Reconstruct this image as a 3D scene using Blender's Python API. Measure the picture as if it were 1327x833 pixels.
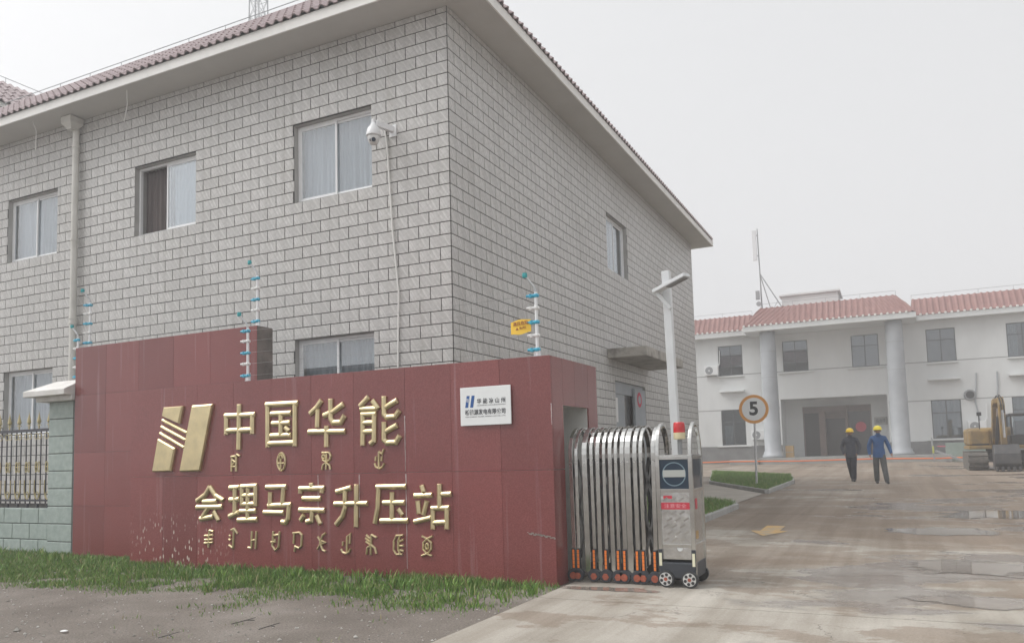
import bpy, math, random
from mathutils import Vector, Matrix, noise

random.seed(11)
sc = bpy.context.scene
for o in list(bpy.data.objects):
    bpy.data.objects.remove(o, do_unlink=True)
COL = sc.collection
R = math.radians

# ------------------------------------------------------------------ camera
CAM = Vector((6.01765, -10.4808, 1.4))
FPX, PPX, PPY = 1023.34, 657.966, 507.438
RIGHT = Vector((0.8976363, 0.4399507, -0.0263134))
DOWN = Vector((-0.0589732, 0.0607285, -0.9964107))
FWD = Vector((-0.4367736, 0.8959662, 0.0804574))
cd = bpy.data.cameras.new('camera')
cd.sensor_width = 36.0
cd.sensor_fit = 'HORIZONTAL'
cd.lens = 36.0 * FPX / 1327.0
cd.shift_x = (663.5 - PPX) / 1327.0
cd.shift_y = (PPY - 416.5) / 1327.0
cd.clip_start = 0.05
cd.clip_end = 3000
cam = bpy.data.objects.new('camera', cd)
COL.objects.link(cam)
mw = Matrix.Identity(4)
for i, v in enumerate((RIGHT, -DOWN, -FWD, CAM)):
    for j in range(3):
        mw[j][i] = v[j]
cam.matrix_world = mw
sc.camera = cam

# ------------------------------------------------------------------ light
SUN_EL, SUN_AZ = R(50), R(248)          # azimuth clockwise from +Y, sun behind thin cloud to the left
w = bpy.data.worlds.new('World')
sc.world = w
w.use_nodes = True
nt = w.node_tree
nt.nodes.clear()
sky = nt.nodes.new('ShaderNodeTexSky')
sky.sky_type = 'NISHITA'
sky.sun_disc = False
sky.sun_elevation = SUN_EL
sky.sun_rotation = SUN_AZ
sky.air_density = 1.0
sky.dust_density = 8.0
sky.ozone_density = 1.0
hs = nt.nodes.new('ShaderNodeHueSaturation')      # overcast: the cloud sheet takes the blue out
hs.inputs['Saturation'].default_value = 0.06
mx = nt.nodes.new('ShaderNodeMix')
mx.data_type = 'RGBA'
mx.inputs[0].default_value = 0.45
mx.inputs[7].default_value = (8.8, 8.9, 9.05, 1)   # even cloud sheet
bg = nt.nodes.new('ShaderNodeBackground')
bg.inputs['Strength'].default_value = 0.088
out = nt.nodes.new('ShaderNodeOutputWorld')
nt.links.new(sky.outputs[0], hs.inputs['Color'])
nt.links.new(hs.outputs[0], mx.inputs[6])
nt.links.new(mx.outputs[2], bg.inputs['Color'])
nt.links.new(bg.outputs[0], out.inputs['Surface'])

sd = bpy.data.lights.new('sun', 'SUN')
sd.energy = 1.4
sd.angle = R(40)
sd.color = (1.0, 0.985, 0.965)
sun = bpy.data.objects.new('sun', sd)
COL.objects.link(sun)
sdir = Vector((math.sin(SUN_AZ) * math.cos(SUN_EL), math.cos(SUN_AZ) * math.cos(SUN_EL), math.sin(SUN_EL)))
sun.rotation_euler = (-sdir).to_track_quat('-Z', 'Y').to_euler()
sun.location = sdir * 60

sc.view_settings.view_transform = 'Standard'
sc.view_settings.look = 'None'
sc.view_settings.exposure = 0.72
sc.view_settings.gamma = 1.0
sc.view_settings.use_curve_mapping = False
sc.cycles.use_denoising = True
sc.cycles.max_bounces = 6
sc.cycles.transparent_max_bounces = 12
sc.cycles.volume_bounces = 2
sc.cycles.sample_clamp_indirect = 6.0

# ------------------------------------------------------------------ photo pixel -> place
def ray(x, y):
    return RIGHT * ((x - PPX) / FPX) + DOWN * ((y - PPY) / FPX) + FWD
def on_y(x, y, Y):
    d = ray(x, y); return CAM + d * ((Y - CAM.y) / d.y)
def on_x(x, y, X):
    d = ray(x, y); return CAM + d * ((X - CAM.x) / d.x)
def on_z(x, y, Z=0.0):
    d = ray(x, y); return CAM + d * ((Z - CAM.z) / d.z)
KS, KY = 0.0135, -1.0
def gz(x, y):
    """height of the ground: level at the gate, the yard rises gently behind it"""
    return 0.0 if y < KY else KS * (min(y, 60.0) - KY)
def on_g(x, y):
    d = ray(x, y)
    t = (KS * (CAM.y - KY) - CAM.z) / (d.z - KS * d.y)
    p = CAM + d * t
    return p if p.y > KY else on_z(x, y, 0.0)
def proj(p):
    q = Vector(p) - CAM
    return (PPX + FPX * q.dot(RIGHT) / q.dot(FWD), PPY + FPX * q.dot(DOWN) / q.dot(FWD))

# ------------------------------------------------------------------ materials
def nmat(name):
    m = bpy.data.materials.new(name)
    m.use_nodes = True
    t = m.node_tree
    return m, t, t.nodes['Principled BSDF']
def lk(t, a, b):
    t.links.new(a, b)
def node(t, typ, **kw):
    n = t.nodes.new(typ)
    for k, v in kw.items():
        setattr(n, k, v)
    return n
def noise_n(t, vec, scale, detail=4, rough=.55):
    n = node(t, 'ShaderNodeTexNoise')
    n.inputs['Scale'].default_value = scale
    n.inputs['Detail'].default_value = detail
    n.inputs['Roughness'].default_value = rough
    if vec is not None:
        lk(t, vec, n.inputs['Vector'])
    return n
def ramp_n(t, fac, stops):
    r = node(t, 'ShaderNodeValToRGB')
    els = r.color_ramp.elements
    while len(els) > 1:
        els.remove(els[-1])
    els[0].position = stops[0][0]
    c = stops[0][1]
    els[0].color = c if len(c) == 4 else (*c, 1)
    for p, c in stops[1:]:
        e = els.new(p)
        e.color = c if len(c) == 4 else (*c, 1)
    lk(t, fac, r.inputs[0])
    return r
def mix_n(t, fac, a, b, blend='MIX'):
    m = node(t, 'ShaderNodeMix', data_type='RGBA', blend_type=blend)
    for sock, v in ((m.inputs[0], fac), (m.inputs[6], a), (m.inputs[7], b)):
        if isinstance(v, (int, float)):
            sock.default_value = v
        elif isinstance(v, tuple):
            sock.default_value = v if len(v) == 4 else (*v, 1)
        else:
            lk(t, v, sock)
    return m.outputs[2]
def math_n(t, op, a, b=None):
    m = node(t, 'ShaderNodeMath', operation=op)
    for s, v in ((m.inputs[0], a), (m.inputs[1], b)):
        if v is None:
            continue
        if isinstance(v, (int, float)):
            s.default_value = v
        else:
            lk(t, v, s)
    return m.outputs[0]
def pos_n(t):
    return node(t, 'ShaderNodeNewGeometry').outputs['Position']
def scaled(t, vec, s):
    m = node(t, 'ShaderNodeMapping')
    m.inputs['Scale'].default_value = s
    lk(t, vec, m.inputs['Vector'])
    return m.outputs[0]
def bump_n(t, b, h, strength, dist=.01):
    n = node(t, 'ShaderNodeBump')
    n.inputs['Strength'].default_value = strength
    n.inputs['Distance'].default_value = dist
    lk(t, h, n.inputs['Height'])
    lk(t, n.outputs[0], b.inputs['Normal'])

MATS = {}
def M(name, col, rough=.6, metal=0.0, col2=None, scale=3.0, lo=.35, hi=.68, bump=0.0, bscale=60.0, rvar=0.0, stretch=None, spec=.5):
    m, t, b = nmat(name)
    b.inputs['Roughness'].default_value = rough
    b.inputs['Metallic'].default_value = metal
    b.inputs['Specular IOR Level'].default_value = spec
    b.inputs['Base Color'].default_value = (*col, 1)
    p = pos_n(t)
    if col2 or rvar:
        v = scaled(t, p, stretch) if stretch else p
        n = noise_n(t, v, scale, 6, .6)
        if col2:
            r = ramp_n(t, n.outputs['Fac'], [(lo, col), (hi, col2)])
            lk(t, r.outputs[0], b.inputs['Base Color'])
        if rvar:
            rr = node(t, 'ShaderNodeMapRange')
            rr.inputs['To Min'].default_value = max(.02, rough - rvar)
            rr.inputs['To Max'].default_value = min(1, rough + rvar)
            lk(t, n.outputs['Fac'], rr.inputs['Value'])
            lk(t, rr.outputs[0], b.inputs['Roughness'])
    if bump:
        nb = noise_n(t, p, bscale, 5)
        bump_n(t, b, nb.outputs['Fac'], min(bump, 1.0), .05 if bscale < 12 else .01)
    MATS[name] = m
    return m

def make_tile_mat(name, light, dark, streak):
    m, t, b = nmat(name)
    uv = node(t, 'ShaderNodeUVMap').outputs[0]
    geo = node(t, 'ShaderNodeNewGeometry')
    oi = node(t, 'ShaderNodeObjectInfo')
    rnd = math_n(t, 'FRACT', math_n(t, 'ADD', geo.outputs['Random Per Island'], oi.outputs['Random']))
    sep = node(t, 'ShaderNodeSeparateXYZ'); lk(t, uv, sep.inputs[0])
    u, v = sep.outputs[0], sep.outputs[1]
    c1 = math_n(t, 'ADD', math_n(t, 'MULTIPLY', u, 1.45), v)
    d1 = math_n(t, 'SUBTRACT', math_n(t, 'MULTIPLY', v, 1.45), u)
    cb = node(t, 'ShaderNodeCombineXYZ')
    lk(t, math_n(t, 'MULTIPLY', c1, 16.0), cb.inputs[0]); lk(t, math_n(t, 'MULTIPLY', d1, 2.6), cb.inputs[1])
    lk(t, math_n(t, 'MULTIPLY', rnd, 1.1), cb.inputs[2])
    n1 = noise_n(t, cb.outputs[0], 1.0, 3, .5)
    st = ramp_n(t, n1.outputs['Fac'], [(.36, dark), (.52, light), (.64, streak)])
    c2 = math_n(t, 'SUBTRACT', v, math_n(t, 'MULTIPLY', u, .62))
    d2 = math_n(t, 'ADD', u, math_n(t, 'MULTIPLY', v, .62))
    cb2 = node(t, 'ShaderNodeCombineXYZ')
    lk(t, math_n(t, 'MULTIPLY', c2, 26.0), cb2.inputs[0]); lk(t, math_n(t, 'MULTIPLY', d2, 5.0), cb2.inputs[1])
    lk(t, math_n(t, 'MULTIPLY', rnd, .6), cb2.inputs[2])
    n2 = noise_n(t, cb2.outputs[0], 1.0, 4, .6)
    cr = ramp_n(t, n2.outputs['Fac'], [(.57, (0, 0, 0)), (.60, (1, 1, 1)), (.64, (0, 0, 0))])
    col = mix_n(t, math_n(t, 'MULTIPLY', cr.outputs[0], .30), st.outputs[0], (.20, .20, .19))
    vr = node(t, 'ShaderNodeMapRange')
    vr.inputs['To Min'].default_value = .955; vr.inputs['To Max'].default_value = 1.035
    lk(t, rnd, vr.inputs['Value'])
    col = mix_n(t, 1.0, col, vr.outputs[0], 'MULTIPLY')
    big = noise_n(t, geo.outputs['Position'], .45, 4)
    gr = ramp_n(t, big.outputs['Fac'], [(.35, (.93, .93, .92)), (.65, (1, 1, 1))])
    col = mix_n(t, 1.0, col, gr.outputs[0], 'MULTIPLY')
    rs = noise_n(t, scaled(t, geo.outputs['Position'], (5, 5, .22)), 1.0, 5, .6)      # rain runs
    rr_ = ramp_n(t, rs.outputs['Fac'], [(.56, (1, 1, 1)), (.76, (.84, .83, .81))])
    col = mix_n(t, 1.0, col, rr_.outputs[0], 'MULTIPLY')
    lk(t, col, b.inputs['Base Color'])
    b.inputs['Roughness'].default_value = .42
    nb = noise_n(t, geo.outputs['Position'], 38, 4)
    bump_n(t, b, nb.outputs['Fac'], .18, .006)
    MATS[name] = m

make_tile_mat('facade_tile', (.525, .515, .50), (.47, .46, .447), (.60, .59, .575))
M('mortar', (.022, .021, .019), .9, col2=(.06, .057, .05), scale=6)
M('reveal', (.42, .415, .40), .7, col2=(.35, .345, .33), scale=4)
M('link_gap_shade', (.10, .10, .10), .4, metal=.6)  # links coloured dark so the gaps between gate frames look shaded
M('soffit_paint', (.53, .52, .495), .85, col2=(.58, .57, .545), scale=.9, bump=.1, bscale=25)
M('eave_white', (.84, .83, .80), .7, col2=(.70, .69, .665), scale=2.5, lo=.5, hi=.85)
M('roof_tile_red', (.42, .345, .35), .65, col2=(.34, .27, .275), scale=7, bump=.2)
M('roof_far_red', (.27, .14, .125), .7, col2=(.21, .105, .095), scale=3)
M('flat_roof', (.3, .3, .29), .9)
M('white_plaster', (.66, .675, .67), .8, col2=(.52, .53, .525), scale=.5, lo=.45, hi=.85, stretch=(1, 1, .4), bump=.1, bscale=20)
M('inner_plaster', (.72, .72, .69), .8, col2=(.60, .60, .57), scale=3)
M('column_grey', (.40, .42, .44), .5, col2=(.32, .34, .36), scale=1.2)
M('plinth_grey', (.16, .16, .16), .7, col2=(.22, .22, .22), scale=2)
M('platform_grey', (.33, .33, .32), .7, col2=(.25, .25, .24), scale=1.4)
M('groove', (.30, .30, .30), .9)
M('aluminium_white', (.82, .83, .84), .35, col2=(.75, .76, .77), scale=4)
M('dark_frame', (.07, .075, .08), .4)
M('pipe_pvc', (.66, .65, .61), .5, col2=(.56, .55, .51), scale=3)
M('conduit_white', (.74, .74, .71), .5)
M('curtain_pale', (.42, .455, .49), .9, col2=(.34, .375, .41), scale=9, stretch=(1, 1, .08))
M('curtain_grey', (.33, .365, .395), .9, col2=(.28, .315, .345), scale=2)
M('curtain_brown', (.13, .105, .10), .9, col2=(.085, .07, .07), scale=14, stretch=(1, 1, .05))
M('room_dark', (.05, .05, .055), .9)
M('concrete_old', (.42, .395, .355), .85, col2=(.20, .185, .165), scale=3.2, lo=.45, hi=.70, bump=.4, bscale=18)
M('concrete_dark', (.10, .095, .085), .9, col2=(.19, .175, .155), scale=4, bump=.4, bscale=20)
M('door_grey', (.34, .37, .40), .45, col2=(.28, .31, .34), scale=2)
M('paper_red', (.55, .06, .10), .7)
M('paper_white', (.75, .75, .74), .8)
M('stone_cap', (.72, .71, .69), .7, col2=(.55, .53, .50), scale=3)
M('stone_block', (.29, .35, .325), .65, col2=(.38, .44, .41), scale=9, bump=.6, bscale=22)
M('stone_joint', (.10, .11, .105), .9)
M('iron_black', (.035, .035, .045), .4)
M('finial_gold', (.50, .43, .23), .45, metal=.3, col2=(.42, .35, .18), scale=20)
M('galvanised', (.62, .63, .64), .38, metal=.7, col2=(.50, .51, .52), scale=12)
M('post_white', (.78, .79, .80), .35)
M('insulator_blue', (.03, .33, .52), .35, col2=(.05, .42, .55), scale=20)
M('insulator_white', (.66, .66, .65), .4)
M('tip_teal', (.03, .34, .36), .4)
M('sign_yellow', (.80, .50, .03), .5, col2=(.85, .56, .06), scale=8)
M('print_brown', (.33, .10, .02), .6)
M('plate_white', (.78, .80, .80), .22, spec=.6)
M('print_grey', (.06, .065, .075), .5)
M('print_blue', (.015, .09, .30), .4)
M('bracket_steel', (.55, .55, .55), .3, metal=.8)
M('lamp_white', (.72, .74, .75), .4, col2=(.64, .66, .67), scale=2)
M('lamp_dark', (.28, .28, .28), .6)
M('rubber', (.025, .026, .028), .6)
M('guard_black', (.03, .035, .045), .45)
M('reflector_orange', (.85, .22, .03), .3)
M('wheel_orange', (.42, .10, .05), .5, col2=(.25, .06, .035), scale=30)
M('wheel_hub', (.62, .62, .60), .4, col2=(.45, .45, .44), scale=30)
M('screen_blue', (.012, .03, .055), .12)
M('screen_mark', (.40, .42, .40), .35)
M('screen_ring', (.13, .20, .24), .35)
M('sticker_red', (.50, .03, .055), .4)
M('sticker_text', (.70, .35, .38), .5)
M('sticker_pale', (.70, .72, .72), .4)
M('reflector_pale', (.72, .70, .52), .3)
M('beacon_base', (.68, .60, .38), .4)
M('shoe_black', (.02, .02, .022), .5)
M('skin', (.33, .19, .13), .55)
M('navy_cloth', (.045, .05, .07), .85, col2=(.06, .065, .085), scale=6, bump=1.0, bscale=9)
M('navy_trousers', (.016, .02, .032), .85, bump=1.0, bscale=9)
M('blue_cloth', (.02, .10, .28), .75, col2=(.015, .075, .22), scale=6, bump=1.0, bscale=9)
M('grey_trousers', (.10, .105, .105), .85, col2=(.075, .08, .08), scale=6, bump=1.0, bscale=9)
M('helmet_yellow', (.85, .58, .02), .3)
M('helmet_lemon', (.85, .70, .03), .3)
M('hair', (.012, .011, .011), .6)
M('excavator_yellow', (.29, .185, .055), .65, col2=(.15, .11, .06), scale=2.5)
M('excavator_dark', (.03, .03, .034), .5, col2=(.06, .058, .055), scale=4)
M('bucket_steel', (.035, .035, .04), .5, col2=(.075, .07, .065), scale=5)
M('track_mud', (.15, .135, .115), .9, col2=(.08, .075, .07), scale=6, bump=.4)
M('steel_shiny', (.6, .6, .6), .15, metal=1)
M('ac_white', (.72, .73, .73), .5)
M('ac_grille', (.25, .26, .27), .6)
M('rope_orange', (.75, .17, .03), .7)
M('rope_pink', (.70, .10, .15), .7)
M('tape_yellow', (.45, .47, .08), .5)
M('wood_box', (.45, .30, .14), .8)
M('pallet_green', (.27, .33, .29), .8, col2=(.22, .27, .24), scale=3)
M('antenna_white', (.70, .71, .72), .5)
M('mast_grey', (.30, .31, .32), .5, metal=.3)
M('wire_steel', (.35, .36, .37), .4, metal=.6)
M('dark_glass_and_gap', (.035, .032, .032), .1)
M('door_frame_brown', (.17, .12, .105), .4, col2=(.13, .095, .085), scale=4)
M('sign_ring_orange', (.74, .33, .07), .4)
M('sign_face', (.80, .81, .81), .4)
M('sign_black', (.015, .017, .02), .5)
M('arrow_yellow', (.52, .33, .12), .7, col2=(.36, .29, .20), scale=5, lo=.45, hi=.62)
M('kerb_stone', (.40, .40, .39), .8, col2=(.29, .285, .27), scale=4, bump=.2)
M('path_pavers', (.42, .385, .335), .85, col2=(.33, .30, .26), scale=2, bump=.2)
M('lime', (.40, .30, .30), .8, col2=(.55, .48, .47), scale=12)
M('soil', (.115, .092, .07), .95, col2=(.16, .13, .10), scale=3)

def granite():
    m, t, b = nmat('red_granite')
    p = pos_n(t)
    n = noise_n(t, p, 80, 4, .8)
    r = ramp_n(t, n.outputs['Fac'], [(.30, (.165, .042, .040)), (.5, (.215, .060, .058)), (.72, (.28, .092, .088))])
    n2 = noise_n(t, p, 1.1, 4)
    r2 = ramp_n(t, n2.outputs['Fac'], [(.3, (.93, .92, .92)), (.7, (1.04, 1.03, 1.03))])
    c = mix_n(t, 1.0, r.outputs[0], r2.outputs[0], 'MULTIPLY')
    geo = node(t, 'ShaderNodeNewGeometry'); oi = node(t, 'ShaderNodeObjectInfo')
    vr = node(t, 'ShaderNodeMapRange'); vr.inputs['To Min'].default_value = .87; vr.inputs['To Max'].default_value = 1.10
    lk(t, oi.outputs['Random'], vr.inputs['Value'])
    c = mix_n(t, 1.0, c, vr.outputs[0], 'MULTIPLY')
    # lime runs: pale vertical streaks washed out of the joints and below the letters
    st = noise_n(t, scaled(t, p, (9, 9, .35)), 1.0, 5, .6)
    sr = ramp_n(t, st.outputs['Fac'], [(.60, (0, 0, 0)), (.74, (1, 1, 1))])
    c = mix_n(t, math_n(t, 'MULTIPLY', sr.outputs[0], .22), c, (.50, .40, .42))
    # dried mortar splashes low on the left of the wall
    vo = node(t, 'ShaderNodeTexVoronoi'); vo.inputs['Scale'].default_value = 15
    lk(t, scaled(t, p, (1.5, 1, .62)), vo.inputs['Vector'])
    sp = ramp_n(t, vo.outputs['Distance'], [(.20, (1, 1, 1)), (.32, (0, 0, 0))])
    sep = node(t, 'ShaderNodeSeparateXYZ'); lk(t, p, sep.inputs[0])
    hz = ramp_n(t, math_n(t, 'MULTIPLY', sep.outputs[2], 1.0), [(.42, (1, 1, 1)), (.75, (0, 0, 0))])
    xx = node(t, 'ShaderNodeMapRange'); xx.inputs['From Min'].default_value = 1.1; xx.inputs['From Max'].default_value = .35
    lk(t, math_n(t, 'ABSOLUTE', math_n(t, 'ADD', sep.outputs[0], 3.0)), xx.inputs['Value'])
    pn = noise_n(t, p, 5, 3)
    pr = ramp_n(t, pn.outputs['Fac'], [(.42, (0, 0, 0)), (.52, (1, 1, 1))])
    f = math_n(t, 'MULTIPLY', math_n(t, 'MULTIPLY', sp.outputs[0], hz.outputs[0]), math_n(t, 'MULTIPLY', xx.outputs[0], pr.outputs[0]))
    c = mix_n(t, f, c, (.60, .52, .46))
    lk(t, c, b.inputs['Base Color'])
    b.inputs['Specular IOR Level'].default_value = .55
    b.inputs['Roughness'].default_value = .19
    MATS['red_granite'] = m
granite()

def metal_mat(name, col, rough, rv, scale, dents=0.0, dscale=6):
    m, t, b = nmat(name)
    b.inputs['Metallic'].default_value = 1.0
    p = pos_n(t)
    n = noise_n(t, p, scale, 5)
    c = ramp_n(t, n.outputs['Fac'], [(.3, tuple(x * .78 for x in col)), (.7, col)])
    lk(t, c.outputs[0], b.inputs['Base Color'])
    rr = node(t, 'ShaderNodeMapRange'); rr.inputs['To Min'].default_value = max(.03, rough - rv); rr.inputs['To Max'].default_value = rough + rv
    lk(t, n.outputs['Fac'], rr.inputs['Value']); lk(t, rr.outputs[0], b.inputs['Roughness'])
    if dents:
        nb = noise_n(t, p, dscale, 2)
        bump_n(t, b, nb.outputs['Fac'], dents, .05)
    MATS[name] = m
metal_mat('gold', (.78, .66, .40), .42, .07, 6, .05, 5)
metal_mat('stainless', (.62, .62, .60), .13, .05, 5, .04, 4)
metal_mat('stainless_plate', (.66, .66, .65), .24, .08, 14, .15, 5)

def glass_mat(name, tint, refl_rough=.02, f0=.12):
    m = bpy.data.materials.new(name); m.use_nodes = True
    t = m.node_tree; t.nodes.clear()
    o = node(t, 'ShaderNodeOutputMaterial')
    tr = node(t, 'ShaderNodeBsdfTransparent'); tr.inputs[0].default_value = (*tint, 1)
    gl = node(t, 'ShaderNodeBsdfGlossy'); gl.inputs['Roughness'].default_value = refl_rough
    gl.inputs['Color'].default_value = (.95, .97, 1, 1)
    lw = node(t, 'ShaderNodeLayerWeight'); lw.inputs[0].default_value = .5
    fr = math_n(t, 'ADD', math_n(t, 'MULTIPLY', math_n(t, 'POWER', lw.outputs['Facing'], 5.0), 1 - f0), f0)
    ms = node(t, 'ShaderNodeMixShader')
    lk(t, fr, ms.inputs[0]); lk(t, tr.outputs[0], ms.inputs[1]); lk(t, gl.outputs[0], ms.inputs[2])
    lk(t, ms.outputs[0], o.inputs['Surface'])
    MATS[name] = m
glass_mat('pane_glass', (.95, .965, .972), f0=.13)
glass_mat('far_glass', (.62, .67, .69), f0=.12)
def beacon_mat():
    m, t, b = nmat('beacon_red')
    b.inputs['Base Color'].default_value = (.55, .015, .02, 1)
    b.inputs['Roughness'].default_value = .15
    b.inputs['Coat Weight'].default_value = .5
    MATS['beacon_red'] = m
beacon_mat()

def grass_mat(name, stops):
    m, t, b = nmat(name)
    geo = node(t, 'ShaderNodeNewGeometry')
    r = ramp_n(t, geo.outputs['Random Per Island'], stops)
    lk(t, r.outputs[0], b.inputs['Base Color'])
    b.inputs['Roughness'].default_value = .6
    MATS[name] = m
grass_mat('grass', [(0, (.06, .14, .016)), (.40, (.105, .22, .026)), (.8, (.18, .31, .045)), (.89, (.24, .26, .09)), (1, (.38, .32, .18))])
grass_mat('pebbles', [(0, (.20, .185, .165)), (.5, (.33, .31, .28)), (1, (.52, .50, .47))])

def ground_mats():
    # trodden earth with fine gravel
    m, t, b = nmat('dirt')
    p = pos_n(t)
    n = noise_n(t, p, .8, 7, .62)
    r = ramp_n(t, n.outputs['Fac'], [(.30, (.125, .104, .088)), (.5, (.18, .156, .134)), (.70, (.26, .232, .206))])
    v = noise_n(t, p, 55, 3, .7)
    vr = ramp_n(t, v.outputs['Fac'], [(.36, (.66, .66, .66)), (.5, (1, 1, 1)), (.72, (1.35, 1.33, 1.3))])
    c = mix_n(t, 1.0, r.outputs[0], vr.outputs[0], 'MULTIPLY')
    lk(t, c, b.inputs['Base Color'])
    b.inputs['Roughness'].default_value = .92
    nb = noise_n(t, p, 24, 8, .7)
    bump_n(t, b, nb.outputs['Fac'], .8, .03)
    MATS['dirt'] = m
    # yard concrete: pale cement, wind-blown red-brown mud, damp films
    m, t, b = nmat('yard_concrete')
    p = pos_n(t)
    n = noise_n(t, p, 1.3, 6, .6)
    base = ramp_n(t, n.outputs['Fac'], [(.3, (.32, .29, .248)), (.7, (.43, .40, .352))])
    fine = noise_n(t, p, 45, 3, .7)
    fr = ramp_n(t, fine.outputs['Fac'], [(.3, (.86, .86, .86)), (.7, (1.08, 1.08, 1.08))])
    c = mix_n(t, 1.0, base.outputs[0], fr.outputs[0], 'MULTIPLY')
    q = scaled(t, p, (.55, 1.0, 1.0))
    mud = noise_n(t, q, .62, 10, .70)
    sep = node(t, 'ShaderNodeSeparateXYZ'); lk(t, p, sep.inputs[0])
    # the driven lane is muddier inside the yard than on the apron outside the gate
    yy = node(t, 'ShaderNodeMapRange'); yy.inputs['From Min'].default_value = -5.0; yy.inputs['From Max'].default_value = 5.0
    yy.inputs['To Min'].default_value = -.085; yy.inputs['To Max'].default_value = .13
    lk(t, sep.outputs[1], yy.inputs['Value'])
    xg = node(t, 'ShaderNodeMapRange'); xg.inputs['From Min'].default_value = 3.0; xg.inputs['From Max'].default_value = 8.0
    xg.inputs['To Min'].default_value = -.03; xg.inputs['To Max'].default_value = .05
    lk(t, sep.outputs[0], xg.inputs['Value'])
    mf = math_n(t, 'ADD', math_n(t, 'ADD', mud.outputs['Fac'], yy.outputs[0]), xg.outputs[0])
    mr = ramp_n(t, mf, [(.485, (0, 0, 0)), (.505, (.62, .62, .62)), (.58, (.72, .72, .72)), (.60, (.95, .95, .95)), (.68, (1, 1, 1))])
    mudc = ramp_n(t, fine.outputs['Fac'], [(.3, (.160, .112, .076)), (.7, (.225, .165, .118))])
    c = mix_n(t, math_n(t, 'MULTIPLY', mr.outputs[0], .82), c, mudc.outputs[0])
    ty = noise_n(t, scaled(t, p, (2.6, .10, 1)), 1.0, 6, .6)          # tyre-worn lanes running through the gate
    tr_ = ramp_n(t, ty.outputs['Fac'], [(.40, (.80, .78, .75)), (.55, (1, 1, 1)), (.70, (1.12, 1.12, 1.12))])
    c = mix_n(t, 1.0, c, tr_.outputs[0], 'MULTIPLY')
    ck = node(t, 'ShaderNodeTexVoronoi', feature='DISTANCE_TO_EDGE'); ck.inputs['Scale'].default_value = .36
    wv_ = noise_n(t, p, 1.6, 5, .6)
    cv = node(t, 'ShaderNodeVectorMath', operation='ADD'); lk(t, p, cv.inputs[0]); lk(t, scaled(t, wv_.outputs['Color'], (.9, .9, .9)), cv.inputs[1])
    lk(t, cv.outputs[0], ck.inputs['Vector'])
    cr_ = ramp_n(t, ck.outputs['Distance'], [(.0015, (1, 1, 1)), (.004, (0, 0, 0))])
    cm_ = ramp_n(t, wv_.outputs['Fac'], [(.48, (0, 0, 0)), (.56, (1, 1, 1))])
    c = mix_n(t, math_n(t, 'MULTIPLY', math_n(t, 'MULTIPLY', cr_.outputs[0], cm_.outputs[0]), .7), c, (.07, .06, .05))
    gt_ = noise_n(t, p, 130, 2, .8)
    gr_ = ramp_n(t, gt_.outputs['Fac'], [(.30, (.72, .71, .69)), (.42, (1, 1, 1)), (.68, (1, 1, 1)), (.75, (1.25, 1.25, 1.25))])
    c = mix_n(t, 1.0, c, gr_.outputs[0], 'MULTIPLY')
    wet = noise_n(t, q, .42, 6, .6)
    wf = math_n(t, 'ADD', wet.outputs['Fac'], xg.outputs[0])
    wr = ramp_n(t, wf, [(.565, (0, 0, 0)), (.595, (1, 1, 1))])
    c = mix_n(t, math_n(t, 'MULTIPLY', wr.outputs[0], .45), c, (.10, .08, .065))
    lk(t, c, b.inputs['Base Color'])
    rr = node(t, 'ShaderNodeMapRange'); rr.inputs['To Min'].default_value = .82; rr.inputs['To Max'].default_value = .24
    lk(t, wr.outputs[0], rr.inputs['Value']); lk(t, rr.outputs[0], b.inputs['Roughness'])
    bump_n(t, b, fine.outputs['Fac'], .15, .01)
    MATS['yard_concrete'] = m
    m, t, b = nmat('puddle_water')
    p = pos_n(t)
    n = noise_n(t, p, 1.4, 4)
    r = ramp_n(t, n.outputs['Fac'], [(.35, (.20, .165, .135)), (.65, (.30, .265, .23))])
    lk(t, r.outputs[0], b.inputs['Base Color'])
    b.inputs['Roughness'].default_value = .04
    b.inputs['IOR'].default_value = 1.33
    b.inputs['Specular IOR Level'].default_value = .7
    nb = noise_n(t, p, 9, 2)
    bump_n(t, b, nb.outputs['Fac'], .05, .01)
    at = node(t, 'ShaderNodeAttribute'); at.attribute_name = 'depth'
    en = noise_n(t, p, 3.2, 5, .6)
    f = math_n(t, 'ADD', at.outputs['Fac'], math_n(t, 'MULTIPLY', math_n(t, 'SUBTRACT', en.outputs['Fac'], .5), 1.5))
    ar = ramp_n(t, f, [(.28, (0, 0, 0)), (.62, (1, 1, 1))])
    lk(t, ar.outputs[0], b.inputs['Alpha'])
    MATS['puddle_water'] = m
ground_mats()

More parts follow.
